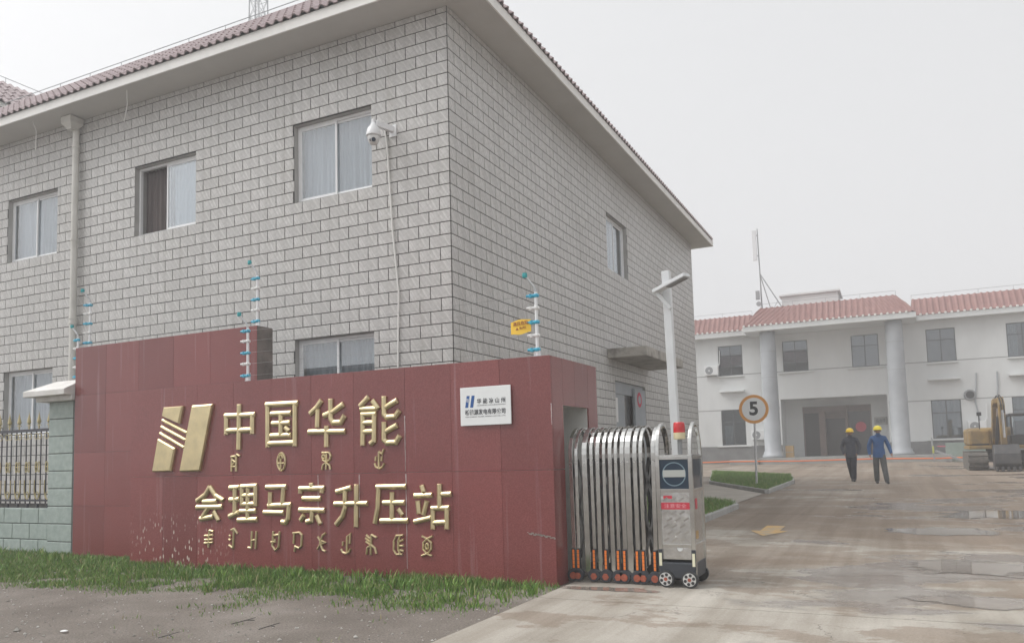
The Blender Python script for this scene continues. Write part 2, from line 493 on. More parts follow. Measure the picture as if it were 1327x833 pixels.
# ------------------------------------------------------------------ mesh helpers
class MB:
    def __init__(s):
        s.v, s.f, s.m, s.uv = [], [], [], None
    def add(s, vs, fs, mi=0):
        k = len(s.v)
        s.v += [tuple(p) for p in vs]
        s.f += [tuple(i + k for i in f) for f in fs]
        s.m += [mi] * len(fs)
        return s
    def box(s, x0, y0, z0, x1, y1, z1, mi=0):
        vs = [(x, y, z) for z in (z0, z1) for y in (y0, y1) for x in (x0, x1)]
        return s.add(vs, [(0, 2, 3, 1), (4, 5, 7, 6), (0, 1, 5, 4), (2, 6, 7, 3), (0, 4, 6, 2), (1, 3, 7, 5)], mi)
    def obox(s, c, dx, dy, dz, mi=0):
        """box by centre and three half-axis vectors"""
        c, dx, dy, dz = Vector(c), Vector(dx), Vector(dy), Vector(dz)
        vs = [c + dx * i + dy * j + dz * k for k in (-1, 1) for j in (-1, 1) for i in (-1, 1)]
        return s.add(vs, [(0, 2, 3, 1), (4, 5, 7, 6), (0, 1, 5, 4), (2, 6, 7, 3), (0, 4, 6, 2), (1, 3, 7, 5)], mi)
    def bar(s, p0, p1, w, h, up=(0, 0, 1), mi=0):
        p0, p1, up = Vector(p0), Vector(p1), Vector(up)
        d = p1 - p0
        side = d.cross(up)
        if side.length < 1e-6:
            side = d.cross(Vector((1, 0, 0)))
        side.normalize()
        u2 = side.cross(d).normalized()
        return s.obox((p0 + p1) / 2, side * w / 2, d / 2, u2 * h / 2, mi)
    def prism(s, pts, vec, mi=0):
        n = len(pts); vec = Vector(vec)
        vs = [Vector(p) for p in pts] + [Vector(p) + vec for p in pts]
        fs = [tuple(range(n))[::-1], tuple(range(n, 2 * n))]
        fs += [(i, (i + 1) % n, n + (i + 1) % n, n + i) for i in range(n)]
        return s.add(vs, fs, mi)
    def cyl(s, p0, p1, r0, r1=None, n=12, mi=0):
        p0, p1 = Vector(p0), Vector(p1)
        r1 = r0 if r1 is None else r1
        d = (p1 - p0).normalized()
        a = d.orthogonal().normalized(); b = d.cross(a)
        vs = []
        for p, r in ((p0, r0), (p1, r1)):
            vs += [p + (a * math.cos(2 * math.pi * i / n) + b * math.sin(2 * math.pi * i / n)) * r for i in range(n)]
        fs = [(i, (i + 1) % n, n + (i + 1) % n, n + i) for i in range(n)] + [tuple(range(n))[::-1], tuple(range(n, 2 * n))]
        return s.add(vs, fs, mi)
    def tube(s, path, r, n=6, mi=0):
        for a, b in zip(path[:-1], path[1:]):
            s.cyl(a, b, r, r, n, mi)
        return s
    def lathe(s, prof, c=(0, 0, 0), n=20, axis='z', mi=0):
        c = Vector(c); vs = []
        for r, z in prof:
            for i in range(n):
                a = 2 * math.pi * i / n
                q = (r * math.cos(a), r * math.sin(a), z)
                if axis == 'y': q = (q[0], q[2], q[1])
                if axis == 'x': q = (q[2], q[0], q[1])
                vs.append(c + Vector(q))
        fs = []
        for k in range(len(prof) - 1):
            fs += [(k * n + i, k * n + (i + 1) % n, (k + 1) * n + (i + 1) % n, (k + 1) * n + i) for i in range(n)]
        fs += [tuple(range(n))[::-1], tuple((len(prof) - 1) * n + i for i in range(n))]
        return s.add(vs, fs, mi)
    def ribbon(s, path, wvec, t, mi=0):
        """rectangular bar swept along a path; wvec = constant width direction (full width), t = thickness"""
        wv = Vector(wvec); n = len(path); vs = []
        for i, p in enumerate(path):
            p = Vector(p)
            d = Vector(path[min(i + 1, n - 1)]) - Vector(path[max(i - 1, 0)])
            nr = d.cross(wv).normalized() * t / 2
            vs += [p - wv / 2 - nr, p + wv / 2 - nr, p + wv / 2 + nr, p - wv / 2 + nr]
        fs = [(3, 2, 1, 0), tuple(4 * (n - 1) + i for i in range(4))]
        for i in range(n - 1):
            a = 4 * i
            fs += [(a + j, a + (j + 1) % 4, a + 4 + (j + 1) % 4, a + 4 + j) for j in range(4)]
        return s.add(vs, fs, mi)
    def mesh(s, name, mats, smooth=False):
        me = bpy.data.meshes.new(name)
        me.from_pydata(s.v, [], s.f)
        for m in (mats if isinstance(mats, (list, tuple)) else [mats]):
            me.materials.append(MATS[m])
        if len(set(s.m)) > 1:
            me.polygons.foreach_set('material_index', s.m)
        if smooth:
            me.polygons.foreach_set('use_smooth', [True] * len(me.polygons))
        me.update()
        return me
    def build(s, name, mats, parent=None, bevel=0.0, smooth=False, loc=None, auto=False):
        """loc: origin of the object in world space (vertices are given in world space)"""
        org = Vector(loc) if loc is not None else None
        if parent is not None:
            po = ORG.get(parent.name, Vector((0, 0, 0)))
            s.v = [tuple(Vector(p) - po) for p in s.v]
        elif org is not None:
            s.v = [tuple(Vector(p) - org) for p in s.v]
        o = bpy.data.objects.new(name, s.mesh(name, mats, smooth))
        COL.objects.link(o)
        if parent is not None:
            o.parent = parent
            ORG[o.name] = ORG.get(parent.name, Vector((0, 0, 0)))
        elif org is not None:
            o.location = org
            ORG[o.name] = org
        if bevel:
            b = o.modifiers.new('bevel', 'BEVEL'); b.width = bevel; b.segments = 2; b.limit_method = 'ANGLE'; b.angle_limit = R(40)
        if auto:
            fix_normals(o)
        return o
ORG = {}
import bmesh
def fix_normals(o):
    bm = bmesh.new(); bm.from_mesh(o.data)
    bmesh.ops.recalc_face_normals(bm, faces=bm.faces[:])
    bm.to_mesh(o.data); bm.free()

def empty(name, loc):
    o = bpy.data.objects.new(name, None)
    o.empty_display_size = .2
    o.location = loc
    COL.objects.link(o)
    ORG[o.name] = Vector(loc)
    return o
def tag(o, label, cat, group=None):
    o['label'] = label
    o['category'] = cat
    if group: o['group'] = group
    return o
def structure(o):
    o['kind'] = 'structure'; return o
def stuff(o, label=None, cat=None):
    o['kind'] = 'stuff'
    if label: o['label'] = label
    if cat: o['category'] = cat
    return o
def copy_tree(o, parent=None):
    c = o.copy()
    COL.objects.link(c)
    c.parent = parent
    for ch in o.children:
        copy_tree(ch, c)
    return c
def text_mesh(body, size, extrude=.001, offset=0.0, align='CENTER', space=1.0):
    c = bpy.data.curves.new('txt', 'FONT')
    c.body = body; c.size = size; c.extrude = extrude; c.offset = offset
    c.align_x = align; c.align_y = 'CENTER'; c.space_character = space
    o = bpy.data.objects.new('txt', c)
    COL.objects.link(o)
    dg = bpy.context.evaluated_depsgraph_get()
    me = bpy.data.meshes.new_from_object(o.evaluated_get(dg))
    bpy.data.objects.remove(o, do_unlink=True)
    bpy.data.curves.remove(c)
    return me
def text_obj(name, body, size, loc, rot, mat, parent=None, fit_w=None, **kw):
    me = text_mesh(body, size, **kw)
    me.name = name
    me.materials.clear(); me.materials.append(MATS[mat])
    if fit_w:
        xs = [v.co.x for v in me.vertices]
        k = fit_w / (max(xs) - min(xs))
        for v in me.vertices: v.co.x *= k
    o = bpy.data.objects.new(name, me)
    COL.objects.link(o)
    po = ORG.get(parent.name, Vector((0, 0, 0))) if parent else Vector((0, 0, 0))
    o.location = Vector(loc) - po
    o.rotation_euler = rot
    if parent: o.parent = parent
    return o
FRONT = (R(90), 0, 0)          # text that faces -Y

# ------------------------------------------------------------------ ground
def sheet(name, xs, ys, mat, dz=0.0):
    b = MB(); nx = len(xs)
    b.v = [(x, y, gz(x, y) + dz) for y in ys for x in xs]
    b.f = [(j * nx + i, j * nx + i + 1, (j + 1) * nx + i + 1, (j + 1) * nx + i) for j in range(len(ys) - 1) for i in range(nx - 1)]
    b.m = [0] * len(b.f)
    return b.build(name, mat)
structure(sheet('ground', [-400, -20, 2.8, 20, 400], [-300, -12, KY, 20, 60, 400], 'dirt'))

# concrete slabs of the drive and the yard, each a piece of its own with open joints
yard = structure(empty('yard', (2.8, -1.0, 0)))
def slab(x0, x1, y0, y1):
    g = .0045
    b = MB()
    pts = [(x0 + g, y0 + g), (x1 - g, y0 + g), (x1 - g, y1 - g), (x0 + g, y1 - g)]
    j = [random.uniform(-.0015, .0015) for _ in pts]
    vs = [(x, y, gz(x, y) - .1) for x, y in pts] + [(x, y, gz(x, y) + .02 + k) for (x, y), k in zip(pts, j)]
    b.add(vs, [(4, 5, 6, 7), (0, 1, 5, 4), (1, 2, 6, 5), (2, 3, 7, 6), (3, 0, 4, 7)])
    return b.build('slab', 'yard_concrete', yard)
XS = [2.8, 12.6, 24]
YS = [-16, -9, -3.35, KY, 6, 13, 20, 27, 33, 39.5]
for i in range(len(XS) - 1):
    for j in range(len(YS) - 1):
        slab(XS[i], XS[i + 1], YS[j], YS[j + 1])
for x0, x1 in ((-9, -4.6), (-4.6, 2.8)):
    for y0, y1 in ((22, 27), (27, 33), (33, 39.5)):
        slab(x0, x1, y0, y1)
for y0, y1 in ((KY, 3.6), (3.6, 8.2), (8.2, 12.8), (12.8, 17.4), (17.4, 22)):
    slab(.02, 2.8, y0, y1)

def blob(cx, cy, rx, ry, seed, n=120, amp=.38):
    pts = []
    for i in range(n):
        a = 2 * math.pi * i / n
        k = 1 + amp * noise.noise((math.cos(a) * 1.6 + seed, math.sin(a) * 1.6, seed * .37)) + .18 * noise.noise((math.cos(a) * 5 + seed, math.sin(a) * 5, 3.1))
        pts.append((cx + rx * k * math.cos(a), cy + ry * k * math.sin(a)))
    return pts
def puddle(px, py, rx, ry, seed, label):
    c = on_g(px, py)
    pts = blob(c.x, c.y, rx, ry, seed)
    b = MB(); n = len(pts); ks = (1.0, .85, .6, .3)
    b.v = [(c.x + (x - c.x) * k, c.y + (y - c.y) * k, gz(x, c.y + (y - c.y) * k) + .0245) for k in ks for x, y in pts]
    b.f = [(j * n + i, j * n + (i + 1) % n, (j + 1) * n + (i + 1) % n, (j + 1) * n + i) for j in range(3) for i in range(n)] + [tuple(3 * n + i for i in range(n))]
    b.m = [0] * len(b.f)
    o = b.build('puddle', 'puddle_water')
    at = o.data.attributes.new('depth', 'FLOAT', 'POINT')
    at.data.foreach_set('value', [v for v in (0, .35, .75, 1) for _ in range(n)])
    structure(o); o['label'] = label
puddle(1262, 738, .95, .62, 2.0, 'shallow puddle on the muddy concrete at the right')
puddle(1275, 783, .62, .36, 5.3, 'small puddle nearest the bottom right corner')
puddle(1225, 690, .9, .7, 8.8, 'thin puddle further along the drive')
puddle(1300, 668, 1.4, .9, 3.4, 'puddle in the wheel track of the yard')
puddle(792, 766, .62, .13, 6.1, 'wet film in front of the folded gate')

# worn yellow road arrow pointing out of the gate
def arrow(cx, y0, y1, wsh, whd, name='road_arrow'):
    b = MB()
    ym = y0 + (y1 - y0) * .48
    pts = [(cx - wsh, y1), (cx - wsh, ym), (cx - whd, ym), (cx, y0), (cx + whd, ym), (cx + wsh, ym), (cx + wsh, y1)]
    b.v = [(x, y, gz(x, y) + .0255) for x, y in pts]; b.f = [(0, 1, 5, 6), (2, 3, 4), (1, 2, 3), (1, 3, 5), (3, 4, 5)]
    b.f = [(0, 1, 5, 6), (2, 3, 4, 5, 1)]; b.m = [0, 0]
    o = b.build(name, 'arrow_yellow'); structure(o); fix_normals(o); return o
arrow(4.11, 2.25, 3.75, .15, .30)

# ------------------------------------------------------------------ office building with tiled facades
ROW, TW = 0.2, 0.39252
Z0, ZT, FLEN, XL = 8.26795, 8.5676, 16.76, -17.0
tb = tag(empty('tiled_building', (0, 0, 0)), 'two storey building clad in grey marbled tiles with red tiled eaves', 'building')
def zr(k): return Z0 - ROW * k
WIN_F = [(-3.12, -1.475, zr(12), zr(5.1)), (-7.15, -5.49, zr(12), zr(5.1)), (-11.17, -9.50, zr(12), zr(5.1)), (-15.2, -13.5, zr(12), zr(5.1)),
         (-3.12, -1.475, zr(31), zr(24)), (-7.15, -5.49, zr(31), zr(24)), (-11.17, -9.56, zr(31), zr(24)), (-15.2, -13.5, zr(31), zr(24))]
WIN_R = [(7.56, 9.20, zr(12), zr(5.05))]
DOOR_R = (7.80, 10.36, .35, zr(25.6))
def holed(b, u0, u1, z0, z1, holes, fn, depth):
    """front faces of a wall with openings, plus the reveals"""
    us = sorted({u0, u1, *[h[0] for h in holes], *[h[1] for h in holes]})
    zs = sorted({z0, z1, *[h[2] for h in holes], *[h[3] for h in holes]})
    for i in range(len(us) - 1):
        for j in range(len(zs) - 1):
            uc, zc = (us[i] + us[i + 1]) / 2, (zs[j] + zs[j + 1]) / 2
            if any(h[0] < uc < h[1] and h[2] < zc < h[3] for h in holes): continue
            b.add([fn(us[i], 0, zs[j]), fn(us[i + 1], 0, zs[j]), fn(us[i + 1], 0, zs[j + 1]), fn(us[i], 0, zs[j + 1])], [(0, 1, 2, 3)])
    for a, c, d, e in holes:
        q = [(a, d), (c, d), (c, e), (a, e)]
        for k in range(4):
            (ua, za), (ub, zb) = q[k], q[(k + 1) % 4]
            b.add([fn(ua, 0, za), fn(ub, 0, zb), fn(ub, depth, zb), fn(ua, depth, za)], [(0, 1, 2, 3)], 1)
fL = lambda u, d, z: (u, d, z)              # facade in the plane y=0 (depth +y)
fR = lambda u, d, z: (-d, u, z)             # facade in the plane x=0 (depth -x)
b = MB(); holed(b, XL, 0, -.2, ZT, WIN_F, fL, .30); b.build('front_wall', ['mortar', 'reveal'], tb)
b = MB(); holed(b, 0, FLEN, -.2, ZT, WIN_R + [DOOR_R], fR, .30); b.build('side_wall', ['mortar', 'reveal'], tb)
b = MB(); b.add([(XL, FLEN, -.2), (0, FLEN, -.2), (0, FLEN, ZT), (XL, FLEN, ZT), (XL, 0, -.2), (XL, 0, ZT)], [(0, 1, 2, 3), (4, 0, 3, 5)])
b.build('rear_wall', 'white_plaster', tb)

# facade tiles
DT = .009
def tile_geo(w, h):
    e, t = .002, DT
    vs = [(0, 0, 0), (w, 0, 0), (w, h, 0), (0, h, 0), (0, 0, t - .0015), (w, 0, t - .0015), (w, h, t - .0015), (0, h, t - .0015),
          (e, e, t), (w - e, e, t), (w - e, h - e, t), (e, h - e, t)]
    fs = [(8, 9, 10, 11)]
    for k in range(4):
        n = (k + 1) % 4
        fs += [(4 + k, 4 + n, 8 + n, 8 + k), (k, n, 4 + n, 4 + k)]
    return vs, fs
def local(side, u, v, n):
    return (u, -n, v) if side == 'L' else (n, u, v)
TILE_MESH = {}
def tile_mesh(side, w, h, du):
    key = (side, round(w, 3), round(h, 3), round(du, 2))
    if key not in TILE_MESH:
        vs, fs = tile_geo(w, h)
        me = bpy.data.meshes.new('tile')
        me.from_pydata([local(side, *p) for p in vs], [], fs)
        uvl = me.uv_layers.new()
        for l in me.loops:
            p = vs[l.vertex_index]
            uvl.data[l.index].uv = (p[0] + du, p[1])
        me.materials.append(MATS['facade_tile'])
        TILE_MESH[key] = me
    return TILE_MESH[key]
def subtract(rect, holes):
    todo = [rect]
    for h0, h1, h2, h3 in holes:
        nxt = []
        for a, c, d, e in todo:
            if h1 <= a or h0 >= c or h3 <= d or h2 >= e:
                nxt.append((a, c, d, e)); continue
            if h0 > a: nxt.append((a, h0, d, e))
            if h1 < c: nxt.append((h1, c, d, e))
            m0, m1 = max(a, h0), min(c, h1)
            if h2 > d: nxt.append((m0, m1, d, h2))
            if h3 < e: nxt.append((m0, m1, h3, e))
        todo = nxt
    return [r for r in todo if r[1] - r[0] > .03 and r[3] - r[2] > .03]
G = .0075
allt = []
for side, u0, u1, holes in (('L', XL, 0.0, WIN_F), ('R', 0.0, FLEN, WIN_R + [DOOR_R])):
    for k in range(-2, 38):
        za, zb = zr(k + 1), min(zr(k), ZT)
        if zb - za < .03: continue
        off = 0 if k % 2 else -.5
        n = 0
        while True:
            a = (n + off) * TW; c = a + TW
            if a > (u1 - u0): break
            a2, c2 = max(a, 0.0), min(c, u1 - u0)
            n += 1
            if c2 - a2 < .02: continue
            r = (-c2, -a2, za, zb) if side == 'L' else (a2, c2, za, zb)
            for q in subtract((r[0] + G, r[1] - G, r[2] + G, r[3] - G), [(h[0] - .001, h[1] + .001, h[2] - .001, h[3] + .001) for h in holes]):
                lx = (-c if side == 'L' else a) + G
                P = [local(side, q[i], q[j], 0) for i, j in ((0, 2), (1, 2), (1, 3), (0, 3))]
                pp = [proj(x) for x in P]
                ar = abs(sum(pp[i][0] * pp[(i + 1) % 4][1] - pp[(i + 1) % 4][0] * pp[i][1] for i in range(4))) / 2
                ctr = (sum(x[0] for x in pp) / 4, sum(x[1] for x in pp) / 4)
                hidden = ctr[0] < 5 or ctr[1] < 5 or (side == 'L' and q[2] < 2.75 and ctr[0] > 95)
                allt.append((0 if hidden else ar, side, q, q[0] - lx))
allt.sort(key=lambda t: -t[0])
for ar, side, q, du in allt[:300]:
    o = bpy.data.objects.new('tile', tile_mesh(side, q[1] - q[0], q[3] - q[2], du))
    COL.objects.link(o); o.parent = tb
    o.location = local(side, q[0], q[2], 0)
b = MB(); uvs = []
for ar, side, q, du in allt[300:]:
    vs, fs = tile_geo(q[1] - q[0], q[3] - q[2])
    b.add([local(side, p[0] + q[0], p[1] + q[2], p[2]) for p in vs], fs)
    uvs += [(p[0] + du, p[1]) for p in vs]
o = b.build('wall_tiles', 'facade_tile', tb); stuff(o)
uvl = o.data.uv_layers.new()
for l in o.data.loops: uvl.data[l.index].uv = uvs[l.vertex_index]

# windows of the tiled building
def window(parent, fn, a, c, d, e, curt, dep=.095, open_left=False):
    """two sliding sashes; fn(u, depth, z). curt = (left, right) curtain materials"""
    fw, ft = .045, .06
    b = MB()
    def bx(u0, u1, z0, z1, d0, d1, mb):
        P = [fn(u0, d0, z0), fn(u1, d1, z1)]
        lo = [min(P[0][i], P[1][i]) for i in range(3)]; hi = [max(P[0][i], P[1][i]) for i in range(3)]
        mb.box(*lo, *hi)
    a0, c0, d0, e0 = a + .004, c - .004, d + .004, e - .004
    bx(a0, a0 + fw, d0, e0, dep, dep + ft, b); bx(c0 - fw, c0, d0, e0, dep, dep + ft, b)
    bx(a0 + fw, c0 - fw, d0, d0 + fw, dep, dep + ft, b); bx(a0 + fw, c0 - fw, e0 - fw, e0, dep, dep + ft, b)
    mid = (a + c) / 2
    sw = .038
    sash = [(a0 + fw, mid + .025, dep + .004), (mid - .025, c0 - fw, dep + .032)]
    if open_left: sash[0] = (mid - .06, c0 - fw - .03, dep + .004)      # left sash slid behind the right one
    for u0, u1, dd in sash:
        z0, z1 = d0 + fw, e0 - fw
        bx(u0, u0 + sw, z0, z1, dd, dd + .024, b); bx(u1 - sw, u1, z0, z1, dd, dd + .024, b)
        bx(u0 + sw, u1 - sw, z0, z0 + sw, dd, dd + .024, b); bx(u0 + sw, u1 - sw, z1 - sw, z1, dd, dd + .024, b)
    wo = b.build('window', 'aluminium_white', parent, bevel=.003)
    for u0, u1, dd in sash:
        p = MB(); bx(u0 + sw, u1 - sw, d0 + fw + sw, e0 - fw - sw, dd + .010, dd + .014, p)
        p.build('pane', 'pane_glass', wo)
    halves = [(a + .02, mid - .01, curt[0]), (mid - .01, c - .02, curt[1])]
    for u0, u1, mt in halves:
        p = MB(); n = 40; vs = []
        for i in range(n + 1):
            u = u0 + (u1 - u0) * i / n
            dd = dep + .17 + .022 * math.sin(i * 1.15) + .012 * math.sin(i * .37 + u * 3)
            vs += [fn(u, dd, d + .01), fn(u, dd, e - .02)]
        p.add(vs, [(2 * i, 2 * i + 2, 2 * i + 3, 2 * i + 1) for i in range(n)])
        p.build('curtain', mt, wo, smooth=True)
    r = MB(); bx(a - .3, c + .3, d - .3, e + .3, .75, .80, r); r.build('room_back', 'room_dark', wo)
    return wo
cur = [('curtain_pale', 'curtain_grey'), ('curtain_brown', 'curtain_pale'), ('curtain_pale', 'curtain_grey'), ('curtain_pale', 'curtain_pale'),
       ('curtain_grey', 'curtain_grey'), ('curtain_pale', 'curtain_grey'), ('curtain_grey', 'curtain_grey'), ('curtain_pale', 'curtain_grey')]
for i, (h, cc) in enumerate(zip(WIN_F, cur)):
    window(tb, fL, *h, cc, open_left=(i == 1))
window(tb, fR, *WIN_R[0], ('curtain_pale', 'curtain_grey'))

# side door: two grey leaves, the gap between them dark, red paper on the far leaf
b = MB(); y0, y1, z0, z1 = DOOR_R
for q in ((y0 + .004, y0 + .07, z0, z1 - .004), (y1 - .07, y1 - .004, z0, z1 - .004), (y0 + .07, y1 - .07, z1 - .30, z1 - .004)):
    b.box(-.14, q[0], q[2], -.06, q[1], q[3])
door = b.build('door', 'door_grey', tb, bevel=.004)
MB().box(-.12, y0 + .075, z0, -.075, y0 + .95, z1 - .305).build('door_leaf', 'door_grey', door, bevel=.004)
MB().box(-.105, y0 + 1.0, z0, -.10, y0 + 1.5, z1 - .305).build('door_glass_and_gap_shade', 'dark_glass_and_gap', door)  # dark sheet standing in for the shade of the open gap, not glass
MB().box(-.05, y0 + 1.55, z0, .02, y1 - .075, z1 - .10).build('door_leaf', 'door_grey', door, bevel=.004)
q = on_x(829, 518, .03)
b = MB(); b.lathe([(.20, 0), (.20, .004)], (.022, q.y, q.z), 18, 'x'); b.lathe([(.11, 0), (.11, .003)], (.027, q.y, q.z), 18, 'x', 1)
b.build('door_poster', ['paper_red', 'door_grey'], door)
MB().box(-.0745, y0 + .22, 2.15, -.0725, y0 + .40, 2.75).build('notice', 'paper_white', door)
# concrete canopy over the door
b = MB(); b.box(.012, 7.27, 3.63, .98, 10.75, 3.86)
b.build('canopy', 'concrete_old', tb, bevel=.02)

# eaves: soffit slab, fascia, three courses of red tiles, flat roof, lightning rail
OV = .62
b = MB(); b.box(XL - OV, -OV, ZT, OV, .02, ZT + .10); b.box(-.02, .02, ZT, OV, FLEN + OV, ZT + .10); b.box(XL - OV, .02, ZT, -.02, FLEN + OV, ZT + .10)
b.build('soffit', 'soffit_paint', tb)
b = MB(); e = .03
b.box(XL - OV - e, -OV - e, ZT - .006, OV + e, -OV, ZT + .175); b.box(OV, -OV, ZT - .006, OV + e, FLEN + OV + e, ZT + .175); b.box(XL - OV - e, FLEN + OV, ZT - .006, OV, FLEN + OV + e, ZT + .175)
b.build('fascia', 'eave_white', tb, bevel=.006)
RISE, RUN = 1.06, 1.18
NR = 5
b = MB(); zi = ZT + .155 + RISE
b.add([(XL, -OV + RUN - .08, zi - .04), (OV - RUN + .08, -OV + RUN - .08, zi - .04), (OV - RUN + .08, FLEN + OV - RUN, zi - .04), (XL, FLEN + OV - RUN, zi - .04)], [(0, 1, 2, 3)])
b.build('flat_roof', 'flat_roof', tb)
TP = .19
def roof_tile_verts(w, l):
    """one V-ribbed roof tile: local x across, y up the slope, z normal"""
    prof = [(-.5, .0), (-.30, .010), (-.12, .046), (.0, .055), (.12, .046), (.30, .010), (.5, .0)]
    vs = []
    for y, dz in ((0, .028), (l * 1.12, .0)):
        vs += [(x * w, y, z + dz) for x, z in prof]
    k = len(prof)
    vs += [(x * w, 0, z + .028 - .022) for x, z in prof]
    fs = [(i, i + 1, k + i + 1, k + i) for i in range(k - 1)] + [(2 * k + i, 2 * k + i + 1, i + 1, i) for i in range(k - 1)]
    return vs, fs
SL = math.hypot(RUN, RISE); ang = math.atan2(RISE, RUN)
RT = MB(); RT.add(*roof_tile_verts(TP, SL / NR)); RT_ME = RT.mesh('roof_tile', 'roof_tile_red')
def slope_xf(side, s, d):
    """matrix of a tile standing s along the eave and d up the slope"""
    up = Vector((0, math.cos(ang), math.sin(ang)))
    if side == 'L':
        ex, p = Vector((1, 0, 0)), Vector((s, -OV - .05, ZT + .155)) + up * d
    elif side == 'R':
        up = Vector((-math.cos(ang), 0, math.sin(ang))); ex = Vector((0, 1, 0)); p = Vector((OV + .04, s, ZT + .15)) + up * d
    else:
        up = Vector((0, -math.cos(ang), math.sin(ang))); ex = Vector((-1, 0, 0)); p = Vector((s, FLEN + OV + .05, ZT + .155)) + up * d
    m = Matrix.Identity(4); nz = ex.cross(up)
    for i, v in enumerate((ex, up, nz, p)):
        for j in range(3): m[j][i] = v[j]
    return m
rest = MB(); cnt = 0
tv, tf = roof_tile_verts(TP, SL / NR)
for side, s0, s1 in (('L', XL - OV, OV), ('R', -OV, FLEN + OV), ('B', XL - OV, OV)):
    n = int((s1 - s0) / TP)
    for i in range(n):
        s = s0 + (i + .5) * (s1 - s0) / n
        for r in range(NR):
            cut = (r + .5) * RUN / NR           # hips: upper courses stop short of the corner
            if side == 'L' and s > s1 - cut: continue
            if side == 'R' and (s < s0 + cut or s > s1 - cut): continue
            if side == 'B' and s > s1 - cut: continue
            m = slope_xf(side, s, r * SL / NR)
            px = proj(m.translation)
            if side == 'L' and 0 < px[0] < 620 and px[1] > -5 and r < 2:
                o = bpy.data.objects.new('roof_tile', RT_ME); COL.objects.link(o); o.parent = tb; o.matrix_local = m
            else:
                rest.add([m @ Vector(v) for v in tv], tf)
stuff(rest.build('roof_tiles', 'roof_tile_red', tb))
b = MB()
b.cyl((XL, -OV + RUN - .06, zi - .02), (OV - RUN, -OV + RUN - .06, zi - .02), .05, n=8)
b.cyl((OV - RUN + .06, -OV + RUN - .06, zi - .02), (OV - RUN + .06, FLEN, zi - .02), .05, n=8)
b.cyl((OV + .05, -OV - .05, ZT + .18), (OV - RUN + .05, -OV + RUN - .05, zi), .06, n=8)
b.cyl((OV + .0, FLEN + OV + .0, ZT + .18), (OV - RUN + .0, FLEN + OV - RUN - .05, zi - .04), .04, n=8)
b.build('ridge_capping', 'roof_tile_red', tb)
b = MB(); yr, hr = -OV + RUN + .02, .20
b.tube([(XL, yr, zi + hr), (-.35, yr, zi + hr)], .009)
b.build('lightning_conductor', 'wire_steel', tb)
for i in range(17):
    MB().cyl((-i * 1.0 - .35, yr, zi - .05), (-i * 1.0 - .35, yr, zi + hr), .007, n=6).build('conductor_post', 'wire_steel', tb)
# taller rear block whose own tiled eave shows at the top left
bx0, ze = -13.42, 10.36
b = MB(); b.box(-24, -1.0, 8.7, bx0 - .6, 14, ze); b.build('rear_block_wall', 'soffit_paint', tb)
b = MB(); b.box(-24, -1.5, ze, bx0, 14.5, ze + .12); b.build('rear_block_eave', 'eave_white', tb)
rb = MB(); up = Vector((-math.cos(ang), 0, math.sin(ang))); ex = Vector((0, 1, 0)); nz = ex.cross(up)
for i in range(80):
    for r in range(NR):
        p = Vector((bx0 + .06, -1.4 + i * TP, ze + .10)) + up * (r * SL / NR)
        rb.add([p + ex * v[0] + up * v[1] + nz * v[2] for v in tv], tf)
stuff(rb.build('rear_block_tiles', 'roof_tile_red', tb))
b = MB(); b.box(-24, -.9, ze + .12, bx0 - RUN + .02, 14, ze + .08 + RISE); b.build('rear_block_roof', 'roof_tile_red', tb)
b = MB(); b.tube([(bx0 - 1.3, -1, ze + RISE + .36), (bx0 - 1.3, 13, ze + RISE + .36)], .009)
for i in range(14): b.cyl((bx0 - 1.3, -1 + i, ze + RISE), (bx0 - 1.3, -1 + i, ze + RISE + .36), .007, n=6)
b.build('rear_block_conductor', 'wire_steel', tb)
# plinth
b = MB(); b.box(.003, .003, -.2, .05, FLEN, .62); b.build('plinth', 'plinth_grey', tb)

# rain pipe with hopper head
rp = tag(empty('rain_pipe', (-8.81, -.1, .4)), 'pale plastic rain pipe with hopper head running down the tiled facade', 'pipe')
b = MB(); b.cyl((-8.81, -.1, .4), (-8.81, -.1, 8.36), .065, n=18); b.build('pipe', 'pipe_pvc', rp, smooth=False)
for z in (7.95, 6.0, 4.38, 4.28, 2.6):
    MB().cyl((-8.81, -.1, z), (-8.81, -.1, z + .05), .076, n=18).build('collar', 'pipe_pvc', rp)
b = MB(); prof = [(.075, 8.30), (.085, 8.34), (.15, 8.42), (.15, 8.55)]
for (r0, za), (r1, zb) in zip(prof[:-1], prof[1:]):
    vs = [(-8.81 + sx * r, -.19 + (.1 if False else 0) + sy * min(r, .15), z) for r, z in ((r0, za), (r1, zb)) for sx, sy in ((-1, -1), (1, -1), (1, 1), (-1, 1))]
    b.add(vs, [(0, 1, 5, 4), (1, 2, 6, 5), (2, 3, 7, 6), (3, 0, 4, 7), (3, 2, 1, 0), (4, 5, 6, 7)])
b.build('hopper', 'pipe_pvc', rp, bevel=.006)

# loose wires hanging from the eave
for (xa, ya), (xb, yb), (xc, yc), lab in (((40, 152), (47, 170), (46, 195), 'thin pale wire hanging from the eave left of the rain pipe'),
                                        ((164, 111), (165, 135), (161, 158), 'thin pale wire hanging from the eave right of the rain pipe')):
    P = [on_y(xa, ya, -.5), on_y(xb, yb, -.4), on_y(xc, yc, -.32)]
    tag(MB().tube(P, .009, 6).build('hanging_wire', 'conduit_white', loc=P[0]), lab, 'wire', 'wires hanging from the eave')

